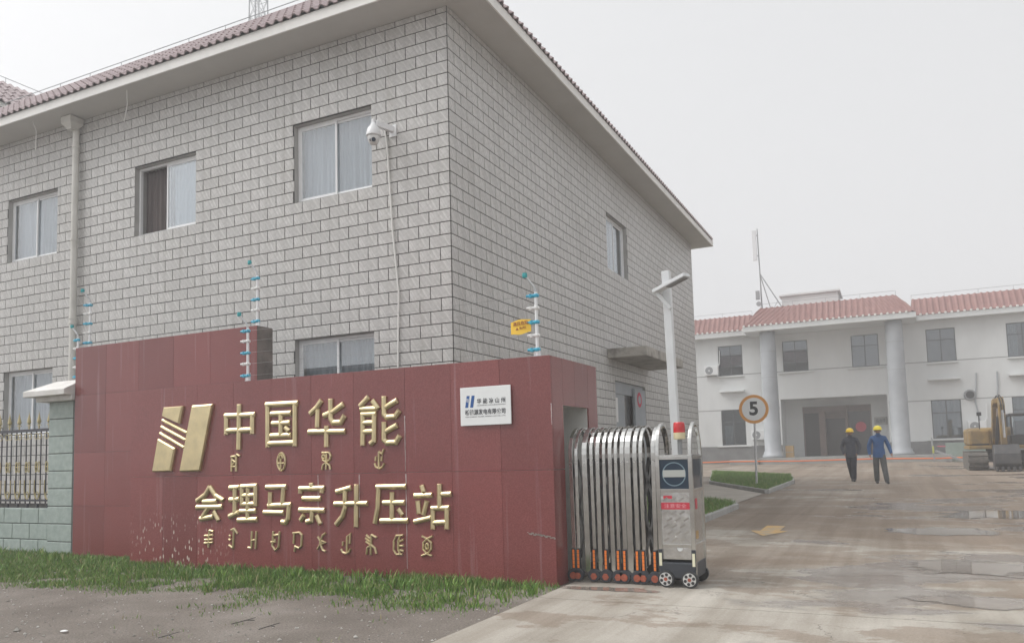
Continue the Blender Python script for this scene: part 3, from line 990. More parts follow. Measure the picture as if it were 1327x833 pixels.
# dome camera on the facade and its conduit
P = on_y(484, 172, -.32)
cm = tag(empty('security_camera', (P.x, 0, P.z)), 'white dome security camera on a wall arm beside the upper window', 'camera')
b = MB()
b.box(P.x + .10, -.03, P.z + .0, P.x + .24, -.012, P.z + .20)
b.bar((P.x + .17, -.02, P.z + .12), (P.x + .03, -.30, P.z + .16), .07, .10)
b.cyl((P.x, -.32, P.z + .10), (P.x, -.32, P.z + .22), .032, n=14)
b.build('arm', 'post_white', cm, bevel=.008)
b = MB(); b.lathe([(.035, .16), (.05, .12), (.095, .07), (.115, .0), (.12, -.05), (.118, -.06)], (P.x, -.32, P.z), 24)
b.build('housing', 'post_white', cm, smooth=True)
b = MB(); b.lathe([(.100, -.06), (.098, -.10), (.085, -.15), (.06, -.19), (.02, -.205)], (P.x, -.32, P.z), 24)
b.build('dome', 'insulator_white', cm, smooth=True)
dv = (CAM - Vector((P.x, -.32, P.z - .12))).normalized(); dv.z = -.35; dv.normalize()
lc = Vector((P.x, -.32, P.z - .115))
MB().cyl(lc + dv * .07, lc + dv * .103, .038, .034, 14).build('lens', 'screen_blue', cm)
MB().cyl(lc + dv * .085 + Vector((-.05, -.01, 0)), lc + dv * .098 + Vector((-.05, -.01, 0)), .02, .02, 10).build('lamp', 'rubber', cm)
C1, C2 = on_y(499, 168, -.03), on_y(516, 475, -.03)
b = MB(); b.tube([(P.x + .2, -.03, P.z + .08), (C1.x, -.035, C1.z), (C1.x + .03, -.035, C1.z - .25), (C1.x + .075, -.035, C1.z - .9), (C1.x + .12, -.035, C1.z - 1.7), (C2.x + .035, -.035, C2.z + 1.2), (C2.x, -.035, C2.z), (C2.x, -.035, 1.2)], .014, 8)
cdt = tag(b.build('cable_conduit', 'conduit_white', loc=(C1.x, -.035, 1.2)), 'thin white cable conduit running down the tiles from the dome camera', 'conduit')

# ------------------------------------------------------------------ red granite gate wall
YW = -2.62
XA, XB, ZW = -3.88, 2.71, 2.475
rw = tag(empty('granite_sign_wall', ((XA + XB) / 2, YW, 0)), 'low red granite gate wall carrying the gold logo and characters', 'wall')
b = MB()
b.box(XA + .02, YW + .02, -.1, -1.78, -2.31, ZW - .02)
b.box(-1.78, YW + .02, -.1, XB - .02, -2.27, ZW - .02)
b.box(-1.78, -1.49, -.1, XB - .02, -1.18, ZW - .02)
b.box(-1.78, -2.27, 1.95, XB - .02, -1.49, ZW - .02)
b.box(-1.78, -2.27, -.1, -1.5, -1.49, 1.95)
b.build('wall_core', 'inner_plaster', rw)
NC = 10
cols = [XA + (XB - XA) * i / NC for i in range(NC + 1)]
cols[7], cols[8], cols[9] = .824, 1.452, 2.085
zj = 1.235
for i in range(NC):
    for z0, z1 in ((-.08, zj), (zj, ZW)):
        g = .0015; pj = random.uniform(0, .0012)
        MB().box(cols[i] + g, YW - pj, z0 + g, cols[i + 1] - g, YW + .02, z1 - g).build('granite_panel', 'red_granite', rw, bevel=.0008)
for y0, y1, z0, z1 in ((YW + .022, -2.29, -.08, zj), (YW + .022, -2.29, zj, ZW), (-2.29, -1.92, 1.94, ZW), (-1.92, -1.48, 1.94, ZW), (-1.48, -1.16, -.08, zj), (-1.48, -1.16, zj, ZW)):
    MB().box(XB - .02, y0 + .002, z0 + .003, XB + .0, y1 - .002, z1 - .003).build('granite_panel', 'red_granite', rw, bevel=.0008)
MB().box(XA, YW + .022, ZW - .018, XB - .022, -2.31, ZW + .004).build('coping', 'red_granite', rw)
MB().box(-1.77, -2.305, ZW - .018, XB - .022, -1.16, ZW + .004).build('coping', 'red_granite', rw)
# cement smear on the corner joint and a scrape on the corner
q = on_y(703, 693, YW)
b = MB()
for i in range(26):
    t_ = i / 25
    x = q.x - .17 + .34 * t_; z = q.z + .02 - .05 * t_ + random.uniform(-.008, .008)
    if x > XB - .01: continue
    b.obox((x, YW - .004, z), (random.uniform(.006, .016), 0, 0), (0, .002, 0), (0, 0, random.uniform(.002, .008)))
b.build('cement_smear', 'concrete_old', rw)
for xj, za_, zb_ in ((cols[7], 1.22, .12), (cols[7] - .003, 1.9, 1.25), (-.48, 1.22, .8), (.15, 1.22, .7), (XB - .006, 1.95, 1.72)):
    P = []; k_ = 14
    for i in range(k_ + 1):
        z = za_ + (zb_ - za_) * i / k_; w_ = .006 * (1 - .6 * i / k_) * random.uniform(.6, 1.3)
        P.append((xj + random.uniform(-.002, .002), z, w_))
    b = MB(); vs = []
    for x, z, w_ in P: vs += [(x - w_, YW - .0032, z), (x + w_, YW - .0032, z), (x + w_, YW - .0005, z), (x - w_, YW - .0005, z)]
    b.add(vs, [(4 * i + j, 4 * i + (j + 1) % 4, 4 * i + 4 + (j + 1) % 4, 4 * i + 4 + j) for i in range(k_) for j in range(4)])
    o = b.build('lime_run', 'lime', rw); fix_normals(o)

# taller wall behind it
YT, XC, XD, ZH = -2.3, -5.58, -1.79, 3.28
tw = tag(empty('tall_granite_wall', ((XC + XD) / 2, YT, 0)), 'taller red granite wall section behind the lettered wall with a bare concrete end', 'wall')
MB().box(XC + .02, YT + .02, -.1, XD - .022, YT + .31, ZH - .02).build('wall_core', 'concrete_dark', tw)
MB().box(XD - .022, YT + .003, 2.3, XD, YT + .31, ZH - .005).build('bare_end', 'concrete_dark', tw, bevel=.006)
tc = [XC, -4.86, -4.13, -3.4, -2.66, XD]
for i in range(5):
    for z0, z1 in ((-.08, .8), (.8, 1.62), (1.62, 2.52), (2.52, ZH)):
        if cols and tc[i + 1] > -3.3 and z1 < 2.3: continue
        g = .0015; pj = random.uniform(0, .0012)
        MB().box(tc[i] + g, YT - pj, z0 + g, tc[i + 1] - g, YT + .02, z1 - g).build('granite_panel', 'red_granite', tw, bevel=.0008)
MB().box(XC, YT + .022, ZH - .018, XD - .024, YT + .31, ZH + .003).build('coping', 'concrete_dark', tw)
MB().box(XC, YT + .022, -.1, XC + .02, YT + .31, ZH - .018).build('granite_side', 'red_granite', tw)

# gold lettering, strokes read off the photograph onto the plane of the wall
def stroke(mb, path, wd, h=.035, ridge=.30, base=0.0):
    """mitred bar with bevelled shoulders lying on the wall, path in (x, z)"""
    n = len(path); P = [Vector((p[0], p[1])) for p in path]
    rings = []
    for i in range(n):
        d0 = (P[i] - P[i - 1]).normalized() if i else None
        d1 = (P[i + 1] - P[i]).normalized() if i < n - 1 else None
        d = (d0 + d1).normalized() if d0 and d1 else (d0 or d1)
        nr = Vector((-d.y, d.x))
        k = 1.0
        if d0 and d1:
            k = 1 / max(.55, abs(nr.dot(Vector((-d0.y, d0.x)))))
        rings.append((P[i], nr * (wd / 2 * k), d))
    vs, fs = [], []
    def ring(c, nr, top):
        a = [(-1, 0), (-1, h * .55), (-ridge, h), (ridge, h), (1, h * .55), (1, 0)]
        for u, z in a:
            q = c + nr * u
            vs.append((q.x, YW - base - (z if top else min(z, h * .55)), q.y))
    e = wd * .16
    seq = [(rings[0][0], rings[0][1], False)]
    seq.append((rings[0][0] + rings[0][2] * e, rings[0][1], True))
    for c, nr, d in rings[1:-1]: seq.append((c, nr, True))
    seq.append((rings[-1][0] - rings[-1][2] * e, rings[-1][1], True))
    seq.append((rings[-1][0], rings[-1][1], False))
    for c, nr, tp in seq: ring(c, nr, tp)
    for i in range(len(seq) - 1):
        for j in range(5):
            a = 6 * i + j
            fs.append((a, a + 1, a + 7, a + 6))
    fs += [(5, 4, 3, 2, 1, 0), tuple(6 * (len(seq) - 1) + j for j in range(6))]
    mb.add(vs, fs)
def wall_xz(zx, zy, ox, oy, s):
    p = on_y(ox + zx / s, oy + zy / s, YW)
    return (p.x, p.z)
Z1 = (190, 505, 6.032); Z2 = (390, 505, 6.032); Z3 = (240, 615, 6.984); Z4 = (420, 615, 6.984)
def glyph(name, label, zf, strokes, wpx, h=.035):
    mb = MB()
    sx = [q for st in strokes for q in st]
    cx = sum(p[0] for p in sx) / len(sx); cy = sum(p[1] for p in sx) / len(sx)
    a = wall_xz(cx, cy, *zf); c = wall_xz(cx, cy + 40, *zf)
    mpp = abs(a[1] - c[1]) / 40
    for i, st in enumerate(strokes):
        stroke(mb, [wall_xz(*p, *zf) for p in st], wpx * mpp, h, base=.0004 * (i % 7))
    o = mb.build(name, 'gold', rw); fix_normals(o)
    o['label'] = label
    return o
def arc(cx, cy, rx, ry, a0, a1, n=12):
    return [(cx + rx * math.cos(R(a0 + (a1 - a0) * i / n)), cy + ry * math.sin(R(a0 + (a1 - a0) * i / n))) for i in range(n + 1)]
big = [
 ('gold character zhong, first of the upper row', Z1, [[(630, 190), (629, 352)], [(615, 205), (855, 195)], [(834, 180), (832, 346)], [(630, 320), (845, 312)], [(731, 112), (726, 468)]]),
 ('gold character guo, boxed character of the upper row', Z1, [[(952, 110), (953, 450)], [(935, 118), (1190, 105)], [(1165, 95), (1165, 442)], [(955, 420), (1165, 412)], [(975, 190), (1138, 182)], [(985, 265), (1130, 258)], [(1056, 188), (1056, 360)], [(972, 360), (1138, 354)], [(1085, 292), (1122, 325)]]),
 ('gold character hua, third of the upper row', Z2, [[(168, 82), (128, 140), (75, 190)], [(137, 150), (134, 294)], [(340, 112), (262, 168), (180, 205)], [(238, 70), (239, 225), (258, 256), (318, 254), (348, 200)], [(62, 330), (354, 324)], [(206, 280), (206, 446)]]),
 ('gold character neng, last of the upper row', Z2, [[(535, 55), (500, 95), (465, 132)], [(468, 152), (600, 148)], [(562, 82), (612, 152)], [(490, 180), (488, 437)], [(475, 195), (598, 188)], [(578, 185), (577, 400), (545, 425)], [(490, 260), (578, 256)], [(490, 328), (578, 324)], [(655, 50), (655, 190), (676, 214), (742, 210), (776, 160)], [(760, 82), (665, 138)], [(655, 250), (655, 388), (678, 414), (748, 410), (780, 355)], [(760, 275), (668, 328)]]),
]
for lab, zf, st in big: glyph('gold_character', lab, zf, st, 42, .042)
low = [
 ('gold character hui, first of the lower row', Z3, [[(232, 105), (190, 180), (110, 238)], [(228, 105), (280, 185), (355, 232)], [(165, 243), (295, 238)], [(108, 293), (345, 288)], [(220, 290), (160, 390)], [(140, 398), (262, 378)], [(265, 325), (312, 415)]]),
 ('gold character li, second of the lower row', Z3, [[(405, 118), (500, 112)], [(458, 115), (455, 360)], [(405, 226), (498, 220)], [(402, 378), (495, 338)], [(522, 92), (522, 275)], [(508, 108), (660, 100)], [(645, 95), (643, 282)], [(575, 100), (572, 400)], [(522, 188), (645, 183)], [(512, 266), (648, 262)], [(498, 330), (650, 325)], [(480, 408), (662, 402)]]),
 ('gold character ma, third of the lower row', Z3, [[(735, 112), (925, 108)], [(898, 95), (886, 280)], [(778, 155), (774, 285)], [(755, 278), (968, 270)], [(948, 262), (938, 395), (918, 428), (875, 425)], [(715, 338), (902, 342)]]),
 ('gold character zong, fourth of the lower row', Z3, [[(1145, 72), (1150, 110)], [(1035, 125), (1268, 120)], [(1052, 118), (1048, 170)], [(1246, 115), (1242, 165)], [(1065, 213), (1235, 213)], [(1035, 316), (1272, 320)], [(1156, 320), (1152, 412), (1100, 425)], [(1085, 358), (1048, 415)], [(1195, 362), (1232, 445)]]),
 ('gold character sheng, fifth of the lower row', Z4, [[(112, 155), (252, 115)], [(195, 138), (195, 300), (172, 375), (112, 452)], [(95, 263), (402, 258)], [(299, 85), (296, 472)]]),
 ('gold character ya, sixth of the lower row', Z4, [[(475, 110), (750, 105)], [(500, 98), (492, 300), (465, 440)], [(535, 252), (738, 250)], [(622, 155), (620, 400)], [(512, 414), (770, 412)], [(678, 305), (718, 365)]]),
 ('gold character zhan, last of the lower row', Z4, [[(888, 92), (906, 155)], [(818, 188), (985, 183)], [(853, 232), (866, 352)], [(938, 232), (905, 365)], [(818, 424), (980, 385)], [(1050, 80), (1050, 300)], [(1065, 176), (1160, 173)], [(990, 288), (990, 492)], [(972, 303), (1142, 298)], [(1116, 290), (1115, 492)], [(990, 432), (1115, 427)]]),
]
for lab, zf, st in low: glyph('gold_character', lab, zf, st, 46, .040)
yi = [
 (Z1, [[(672, 515), (668, 637)], [(706, 518), (704, 637)], [(664, 522), (712, 516)], [(690, 528), (712, 505), (735, 518)], [(672, 545), (698, 562), (672, 588)], [(668, 600), (704, 598)]]),
 (Z1, [arc(1058, 560, 30, 68, 0, 360, 20), arc(1056, 535, 13, 26, 180, 360, 8), [(1034, 574), (1082, 571)], [(1054, 535), (1052, 620)]]),
 (Z2, [[(205, 488), (200, 622)], arc(182, 522, 12, 14, 0, 360, 10), [(168, 490), (225, 490), (238, 515), (230, 545), (205, 562)], [(172, 545), (205, 562)], [(202, 566), (176, 588), (168, 624)], [(202, 566), (228, 588), (235, 622)]]),
 (Z2, [[(613, 480), (612, 612)], [(613, 482), (638, 500), (652, 460)], [(590, 518), (588, 556)], [(636, 516), (634, 556)], [(580, 572), (590, 600), (614, 614), (640, 602), (656, 572)]]),
 (Z3, [[(224, 498), (215, 658)], [(222, 500), (262, 512)], [(180, 550), (258, 542)], [(180, 586), (256, 580)], [(178, 616), (258, 610)]]),
 (Z3, [[(420, 498), (450, 486), (480, 532)], [(447, 488), (438, 662)], [(400, 632), (438, 660)], [(400, 578), (418, 592)], [(404, 542), (418, 556)]]),
 (Z3, [[(610, 508), (604, 662)], [(650, 508), (642, 668)], [(605, 592), (645, 586)], [(574, 655), (606, 660)]]),
 (Z3, [[(802, 508), (795, 640), (820, 680), (850, 650), (860, 510)], [(802, 546), (856, 540)], [(780, 606), (818, 602), (816, 576)]]),
 (Z3, [[(992, 520), (986, 622)], [(978, 526), (1040, 520), (1062, 542), (1056, 640), (1036, 662), (995, 642)], [(1002, 640), (995, 692)]]),
 (Z3, [[(1204, 556), (1236, 610), (1200, 672)], [(1276, 524), (1248, 545), (1226, 610), (1248, 676), (1276, 692)], [(1236, 592), (1272, 610), (1236, 628)]]),
 (Z4, [[(212, 556), (210, 692)], [(212, 560), (242, 535), (236, 622)], [(176, 600), (174, 640)], [(158, 668), (174, 698), (204, 710), (230, 696), (242, 664)]]),
 (Z4, [[(385, 542), (422, 576)], [(378, 570), (422, 602)], [(382, 600), (420, 626)], [(432, 538), (426, 722)], [(432, 540), (482, 566)], [(430, 630), (396, 660), (390, 716)], [(430, 630), (466, 660), (478, 712)]]),
 (Z4, [[(722, 545), (660, 548), (635, 600), (635, 680), (660, 718), (716, 716)], [(692, 548), (676, 600), (676, 680), (694, 714)], [(688, 600), (726, 582)], [(686, 640), (726, 640)], [(690, 676), (726, 690)]]),
 (Z4, [[(888, 552), (936, 578), (988, 552)], [(936, 576), (902, 612), (902, 670), (936, 714), (974, 670), (974, 612), (936, 576)], [(884, 732), (936, 712), (982, 732)], arc(937, 645, 12, 26, 0, 360, 10)]),
]
for i, (zf, st) in enumerate(yi):
    glyph('gold_script_glyph', 'small gold minority script glyph below a large character', zf, st, 16 if i < 4 else 19, .026)
# logo: two slanted bars, the left one crossed by three stripes
lg = None
def plate_poly(name, pts, parent, h=.05, inset=.014):
    P = [wall_xz(*p, *Z1) for p in pts]
    c = (sum(p[0] for p in P) / len(P), sum(p[1] for p in P) / len(P))
    n = len(P); vs = [(x, YW, z) for x, z in P] + [(x, YW - h * .6, z) for x, z in P]
    for x, z in P:
        d = Vector((c[0] - x, c[1] - z)); d = d.normalized() * inset * 1.6
        vs.append((x + d.x, YW - h, z + d.y))
    fs = [tuple(range(2 * n, 3 * n))]
    for k in range(2):
        fs += [(k * n + i, k * n + (i + 1) % n, (k + 1) * n + (i + 1) % n, (k + 1) * n + i) for i in range(n)]
    mb = MB(); mb.add(vs, fs)
    o = mb.build(name, 'gold', parent); fix_normals(o); return o
lg = plate_poly('gold_emblem', [(373, 122), (530, 110), (432, 635), (275, 640)], rw)
lg['label'] = 'polished gold emblem of two slanted bars'
plate_poly('emblem_bar', [(148, 138), (300, 127), (272, 266), (134, 205)], lg)
plate_poly('emblem_bar', [(105, 380), (238, 455), (205, 637), (60, 640)], lg)
for p0, p1 in (((130, 236), (325, 337)), ((122, 287), (315, 393)), ((112, 338), (303, 452))):
    mb = MB(); stroke(mb, [wall_xz(*p0, *Z1), wall_xz(*p1, *Z1)], .045, .04)
    o = mb.build('emblem_stripe', 'gold', lg); fix_normals(o)

# company plate on the wall
pa, pb_ = on_y(599, 552, YW), on_y(663, 498.5, YW)
X0, X1, ZA, ZB = pa.x, pb_.x, pa.z, pb_.z
pl = tag(empty('company_plate', ((X0 + X1) / 2, YW, ZA)), 'white metal company plate with blue emblem on the red granite wall', 'sign')
yp = YW - .035
MB().box(X0, yp, ZA, X1, YW - .02, ZB).build('plate', 'plate_white', pl, bevel=.004)
for x in (X0 + .06, X1 - .06):
    for z in (ZA + .1, ZB - .1):
        MB().box(x - .02, YW - .02, z - .02, x + .02, YW, z + .02).build('standoff', 'bracket_steel', pl)
Wd, Hd = X1 - X0, ZB - ZA
def pt(u, v): return (X0 + u * Wd, ZA + v * Hd)
b = MB()
def flat(mb, uv4, d=.0015): 
    P = [pt(*q) for q in uv4]
    mb.prism([(x, yp - .0002, z) for x, z in P], (0, -d, 0))
flat(b, [(.20, .47), (.26, .47), (.295, .78), (.235, .78)]); flat(b, [(.10, .47), (.16, .47), (.172, .60), (.117, .62)]); flat(b, [(.128, .71), (.185, .69), (.195, .78), (.135, .78)])
for k in range(3): flat(b, [(.115 + .002 * k, .625 + .028 * k), (.115 + .002 * k, .637 + .028 * k), (.185 + .003 * k, .622 + .028 * k), (.185 + .003 * k, .610 + .028 * k)])
fo = b.build('emblem', 'print_blue', pl); fix_normals(fo)
def ptext(body, u, v, size, fw, off=0.0): 
    x, z = pt(u, v)
    return text_obj('lettering', body, size, (x, yp - .0015, z), FRONT, 'print_grey', pl, fit_w=fw * Wd, extrude=.0006, offset=off)
ptext('华 能 凉 山 州', .62, .615, .062, .56, .0012)
ptext('HUANENG LIANGSHANZHOU', .62, .515, .014, .56)
ptext('新能源发电有限公司', .50, .335, .064, .80, .0014)
ptext('NEW ENERGY POWER GENERATION CO., LTD.', .50, .225, .013, .80)

# ------------------------------------------------------------------ block pillar and railing at the left
PX0, PX1, PY0, PY1, PZ = -6.36, -5.60, -2.2, -1.62, 2.46
gp = tag(empty('gate_pillar', ((PX0 + PX1) / 2, (PY0 + PY1) / 2, 0)), 'pillar of pale green stone blocks with a white sloping cap', 'pillar')
MB().box(PX0 + .008, PY0 + .008, -.1, PX1 - .005, PY1 - .008, PZ).build('mortar_core', 'stone_joint', gp)
n = 9; hb = (PZ + .06) / n
def rough_block(x0, y0, z0, x1, y1, z1):
    b = MB(); b.box(x0, y0, z0, x1, y1, z1); return b
for k in range(n):
    z0 = -.06 + k * hb
    rough_block(PX0, PY0, z0 + .006, PX1 - .16, PY1, z0 + hb - .006).build('block', 'stone_block', gp, bevel=.010)
    rough_block(PX1 - .145, PY0 + .05, z0 + .006, PX1 - .004, PY1 - .02, z0 + hb - .006).build('block', 'stone_block', gp, bevel=.010)
b = MB()
b.box(PX0 - .14, PY0 - .14, PZ, PX1 - .01, PY1 + .14, PZ + .08)
b.build('cap_base', 'stone_cap', gp, bevel=.008)
b = MB(); c0, c1, d0, d1 = PX0 - .27, PX1 - .008, PY0 - .27, PY1 + .27
za, zb, zc = PZ + .08, PZ + .17, PZ + .34
vs = [(c0, d0, za), (c1, d0, za), (c1, d1, za), (c0, d1, za), (c0, d0, zb), (c1, d0, zb), (c1, d1, zb), (c0, d1, zb), (c0 + .34, d0 + .34, zc), (c1, d0 + .34, zc), (c1, d1 - .34, zc), (c0 + .34, d1 - .34, zc)]
b.add(vs, [(3, 2, 1, 0), (0, 1, 5, 4), (1, 2, 6, 5), (2, 3, 7, 6), (3, 0, 4, 7), (4, 5, 9, 8), (5, 6, 10, 9), (6, 7, 11, 10), (7, 4, 8, 11), (8, 9, 10, 11)])
b.build('cap', 'stone_cap', gp, bevel=.008)

YF = -1.92
bw = tag(empty('railing_base_wall', (-8, YF, 0)), 'low wall of pale green stone blocks under the gilded iron railing', 'wall')
MB().box(-11.0, YF - .10, -.1, PX0, YF + .12, .735).build('mortar_core', 'stone_joint', bw)
bl, bh = .46, .26
for k in range(3):
    x = PX0 - .003 - (.23 if k % 2 else 0)
    if k % 2:
        MB().box(PX0 - .23, YF - .12, -.04 + k * bh + .006, PX0 - .005, YF + .14, -.04 + (k + 1) * bh - .006).build('block', 'stone_block', bw, bevel=.010)
    while x > -10.8:
        MB().box(x - bl + .006, YF - .12, -.04 + k * bh + .006, x - .006, YF + .14, -.04 + (k + 1) * bh - .006).build('block', 'stone_block', bw, bevel=.010)
        x -= bl
rl = tag(empty('iron_railing', (-8, YF, .74)), 'black iron railing with gilded spearheads and scrolls beside the stone pillar', 'railing')
for z, t in ((.84, .035), (2.02, .045), (.95, .018), (1.97, .018)):
    MB().box(-10.9, YF - t / 2, z, PX0 - .002, YF + t / 2, z + t).build('rail', 'iron_black', rl)
def hoop(mb, cx, cz, rx, rz, r=.008, a0=0, a1=360):
    mb.tube([(cx + rx * math.cos(R(a0 + (a1 - a0) * i / 12)), YF - .012, cz + rz * math.sin(R(a0 + (a1 - a0) * i / 12))) for i in range(13)], r, 5)
nx = 16
for i in range(nx):
    x = PX0 - .14 - i * .268
    b = MB()
    for dx in (-.062, .062):
        b.box(x + dx - .008, YF - .008, .80, x + dx + .008, YF + .008, 2.02)
    b.build('bar', 'iron_black', rl)
    b = MB()
    b.cyl((x, YF, 2.06), (x, YF, 2.16), .012, n=6)
    b.lathe([(.006, 2.14), (.035, 2.18), (.028, 2.22), (.006, 2.32), (.001, 2.36)], (x, YF, 0), 6)
    b.bar((x - .05, YF, 2.13), (x + .05, YF, 2.13), .016, .016)
    b.build('spearhead', 'finial_gold', rl)
    b = MB()
    hoop(b, x - .045, 1.94, .05, .05, .006); hoop(b, x + .045, 1.94, .05, .05, .006)
    b.build('gilt_scroll', 'finial_gold', rl)
    b = MB()
    for dx in (-.035, .035):
        hoop(b, x + dx, 1.42, .028, .09)
    b.box(x - .07, YF - .02, 1.415, x + .07, YF + .0, 1.43)
    b.build('gilt_scroll', 'finial_gold', rl)
    b = MB()
    hoop(b, x, 1.02, .075, .14, .009, 180, 360)
    for dx in (-.075, .075): b.cyl((x + dx, YF - .012, 1.02), (x + dx, YF - .012, 1.2), .009, n=5)
    hoop(b, x, .94, .035, .065)
    b.build('gilt_scroll', 'finial_gold', rl)
    b = MB(); b.cyl((x, YF, .735), (x, YF, .80), .022, n=8); b.build('foot', 'iron_black', rl)

# ------------------------------------------------------------------ electric fence posts
def fence_post(flip=-1):
    """local: base at origin, insulators stand off to -x/+x, top bent over"""
    o = empty('electric_fence_post', (0, 0, 0))
    b = MB(); b.cyl((0, 0, .02), (0, 0, .74), .018, n=12); b.build('pole', 'post_white', o)
    b = MB(); b.tube([(0, 0, .74), (-.015, -.01, .80), (-.10, -.05, .92)], .014, 8); b.build('bent_tip', 'galvanised', o)
    b = MB(); b.lathe([(.026, .905), (.030, .93), (.026, .96)], (-.105, -.052, 0), 10); b.build('tip_cap', 'tip_teal', o)
    for k, z in enumerate((.09, .25, .40, .56, .70)):
        b = MB()
        b.lathe([(.024, -.02), (.030, -.01), (.030, .01), (.024, .02)], (0, 0, z), 10)
        b.cyl((-.025, -.005, z), (-.11, -.02, z), .021, .015, 8)
        b.cyl((-.06, -.012, z - .022), (-.06, -.012, z + .022), .020, n=8)
        b.cyl((.02, 0, z), (.035, .0, z), .018, n=8)
        b.build('insulator', 'insulator_blue' if k % 2 == 0 else 'insulator_white', o)
    b = MB(); b.box(-.05, -.03, 0, .05, .03, .012); b.box(-.03, .018, .0, .03, .026, .13); b.prism([(-.045, -.012, .012), (.045, -.012, .012), (.03, -.012, .10), (-.03, -.012, .10)], (0, .024, 0))
    b.build('bracket', 'galvanised', o, bevel=.003)
    return o
proto = fence_post()
posts = [((2.49, -2.46, ZW + .004), 'electric fence post on the right end of the red wall next to the yellow sign'),
         ((-1.80, -2.46, ZW + .004), 'electric fence post on the low red wall just in front of the bare concrete end'),
         ((-1.93, -2.14, ZH + .003), 'electric fence post on the right end of the taller red wall'),
         ((-5.47, -2.14, ZH + .003), 'electric fence post on the left end of the taller red wall'),
         ((-6.05, -1.93, PZ + .335), 'electric fence post on the white cap of the stone pillar')]
PO = []
for i, (loc, lab) in enumerate(posts):
    o = proto if i == 0 else copy_tree(proto)
    o.location = loc
    tag(o, lab, 'fence post', 'electric fence posts on the gate walls')
    if i in (2, 3, 4): o.rotation_euler.z = R((-6, 14, -10)[i - 2])
    PO.append(o)
for (i, j), lab in (((0, 1), 'low red wall'), ((2, 3), 'taller red wall')):
    A, B_ = Vector(posts[i][0]), Vector(posts[j][0])
    for k, z in enumerate((.09, .25, .40, .56, .70)):
        p, q = A + Vector((-.1, -.02, z)), B_ + Vector((-.1, -.02, z))
        b = MB(); mid = (p + q) / 2 - Vector((0, 0, .012))
        b.tube([p, mid, q], .0016, 5)
        o = b.build('fence_wire', 'wire_steel', loc=p)
        tag(o, '%s steel electric fence wire strung along the %s' % (('lowest', 'second lowest', 'middle', 'second highest', 'highest')[k], lab), 'wire', 'electric fence wires')
# yellow warning plate hung on the wires
ps = on_y(676, 424, -2.46)
ys = tag(empty('warning_plate', (ps.x, -2.46, ps.z - .12)), 'curled yellow warning plate hanging on the fence wires above the red wall', 'sign')
b = MB(); nq = 10; Wp_, Hp_ = .25, .155; vs = []
for i in range(nq + 1):
    u = i / nq; x = ps.x - Wp_ / 2 + Wp_ * u; dz = .018 * (u - .5) ; dy = -.012 * math.sin(u * 3.1)
    for v in (0, 1):
        z = ps.z + (v - .5) * Hp_ + dz + (.010 * math.cos(u * 6.3) if v == 0 else -.008 * math.cos(u * 6.3))
        vs += [(x, -2.48 + dy, z), (x, -2.4775 + dy, z)]
fs = []
for i in range(nq):
    a = 4 * i
    fs += [(a, a + 4, a + 6, a + 2), (a + 1, a + 3, a + 7, a + 5), (a, a + 1, a + 5, a + 4), (a + 2, a + 6, a + 7, a + 3)]
fs += [(0, 2, 3, 1), (4 * nq, 4 * nq + 1, 4 * nq + 3, 4 * nq + 2)]
b.add(vs, fs); o = b.build('plate', 'sign_yellow', ys); fix_normals(o)
text_obj('lettering', '高压危险', .05, (ps.x + .005, -2.4945, ps.z + .036), (R(90), R(-4), 0), 'print_brown', ys, fit_w=.19, extrude=.0005, offset=.0008)
text_obj('lettering', '禁止攀登', .034, (ps.x + .03, -2.4945, ps.z - .016), (R(90), R(-4), 0), 'print_brown', ys, fit_w=.085, extrude=.0005, offset=.0005)
MB().prism([(ps.x - .062, -2.4935, ps.z - .036), (ps.x - .022, -2.4935, ps.z - .034), (ps.x - .042, -2.4935, ps.z - .002)], (0, -.0006, 0)).build('hazard_mark', 'print_brown', ys, auto=True)

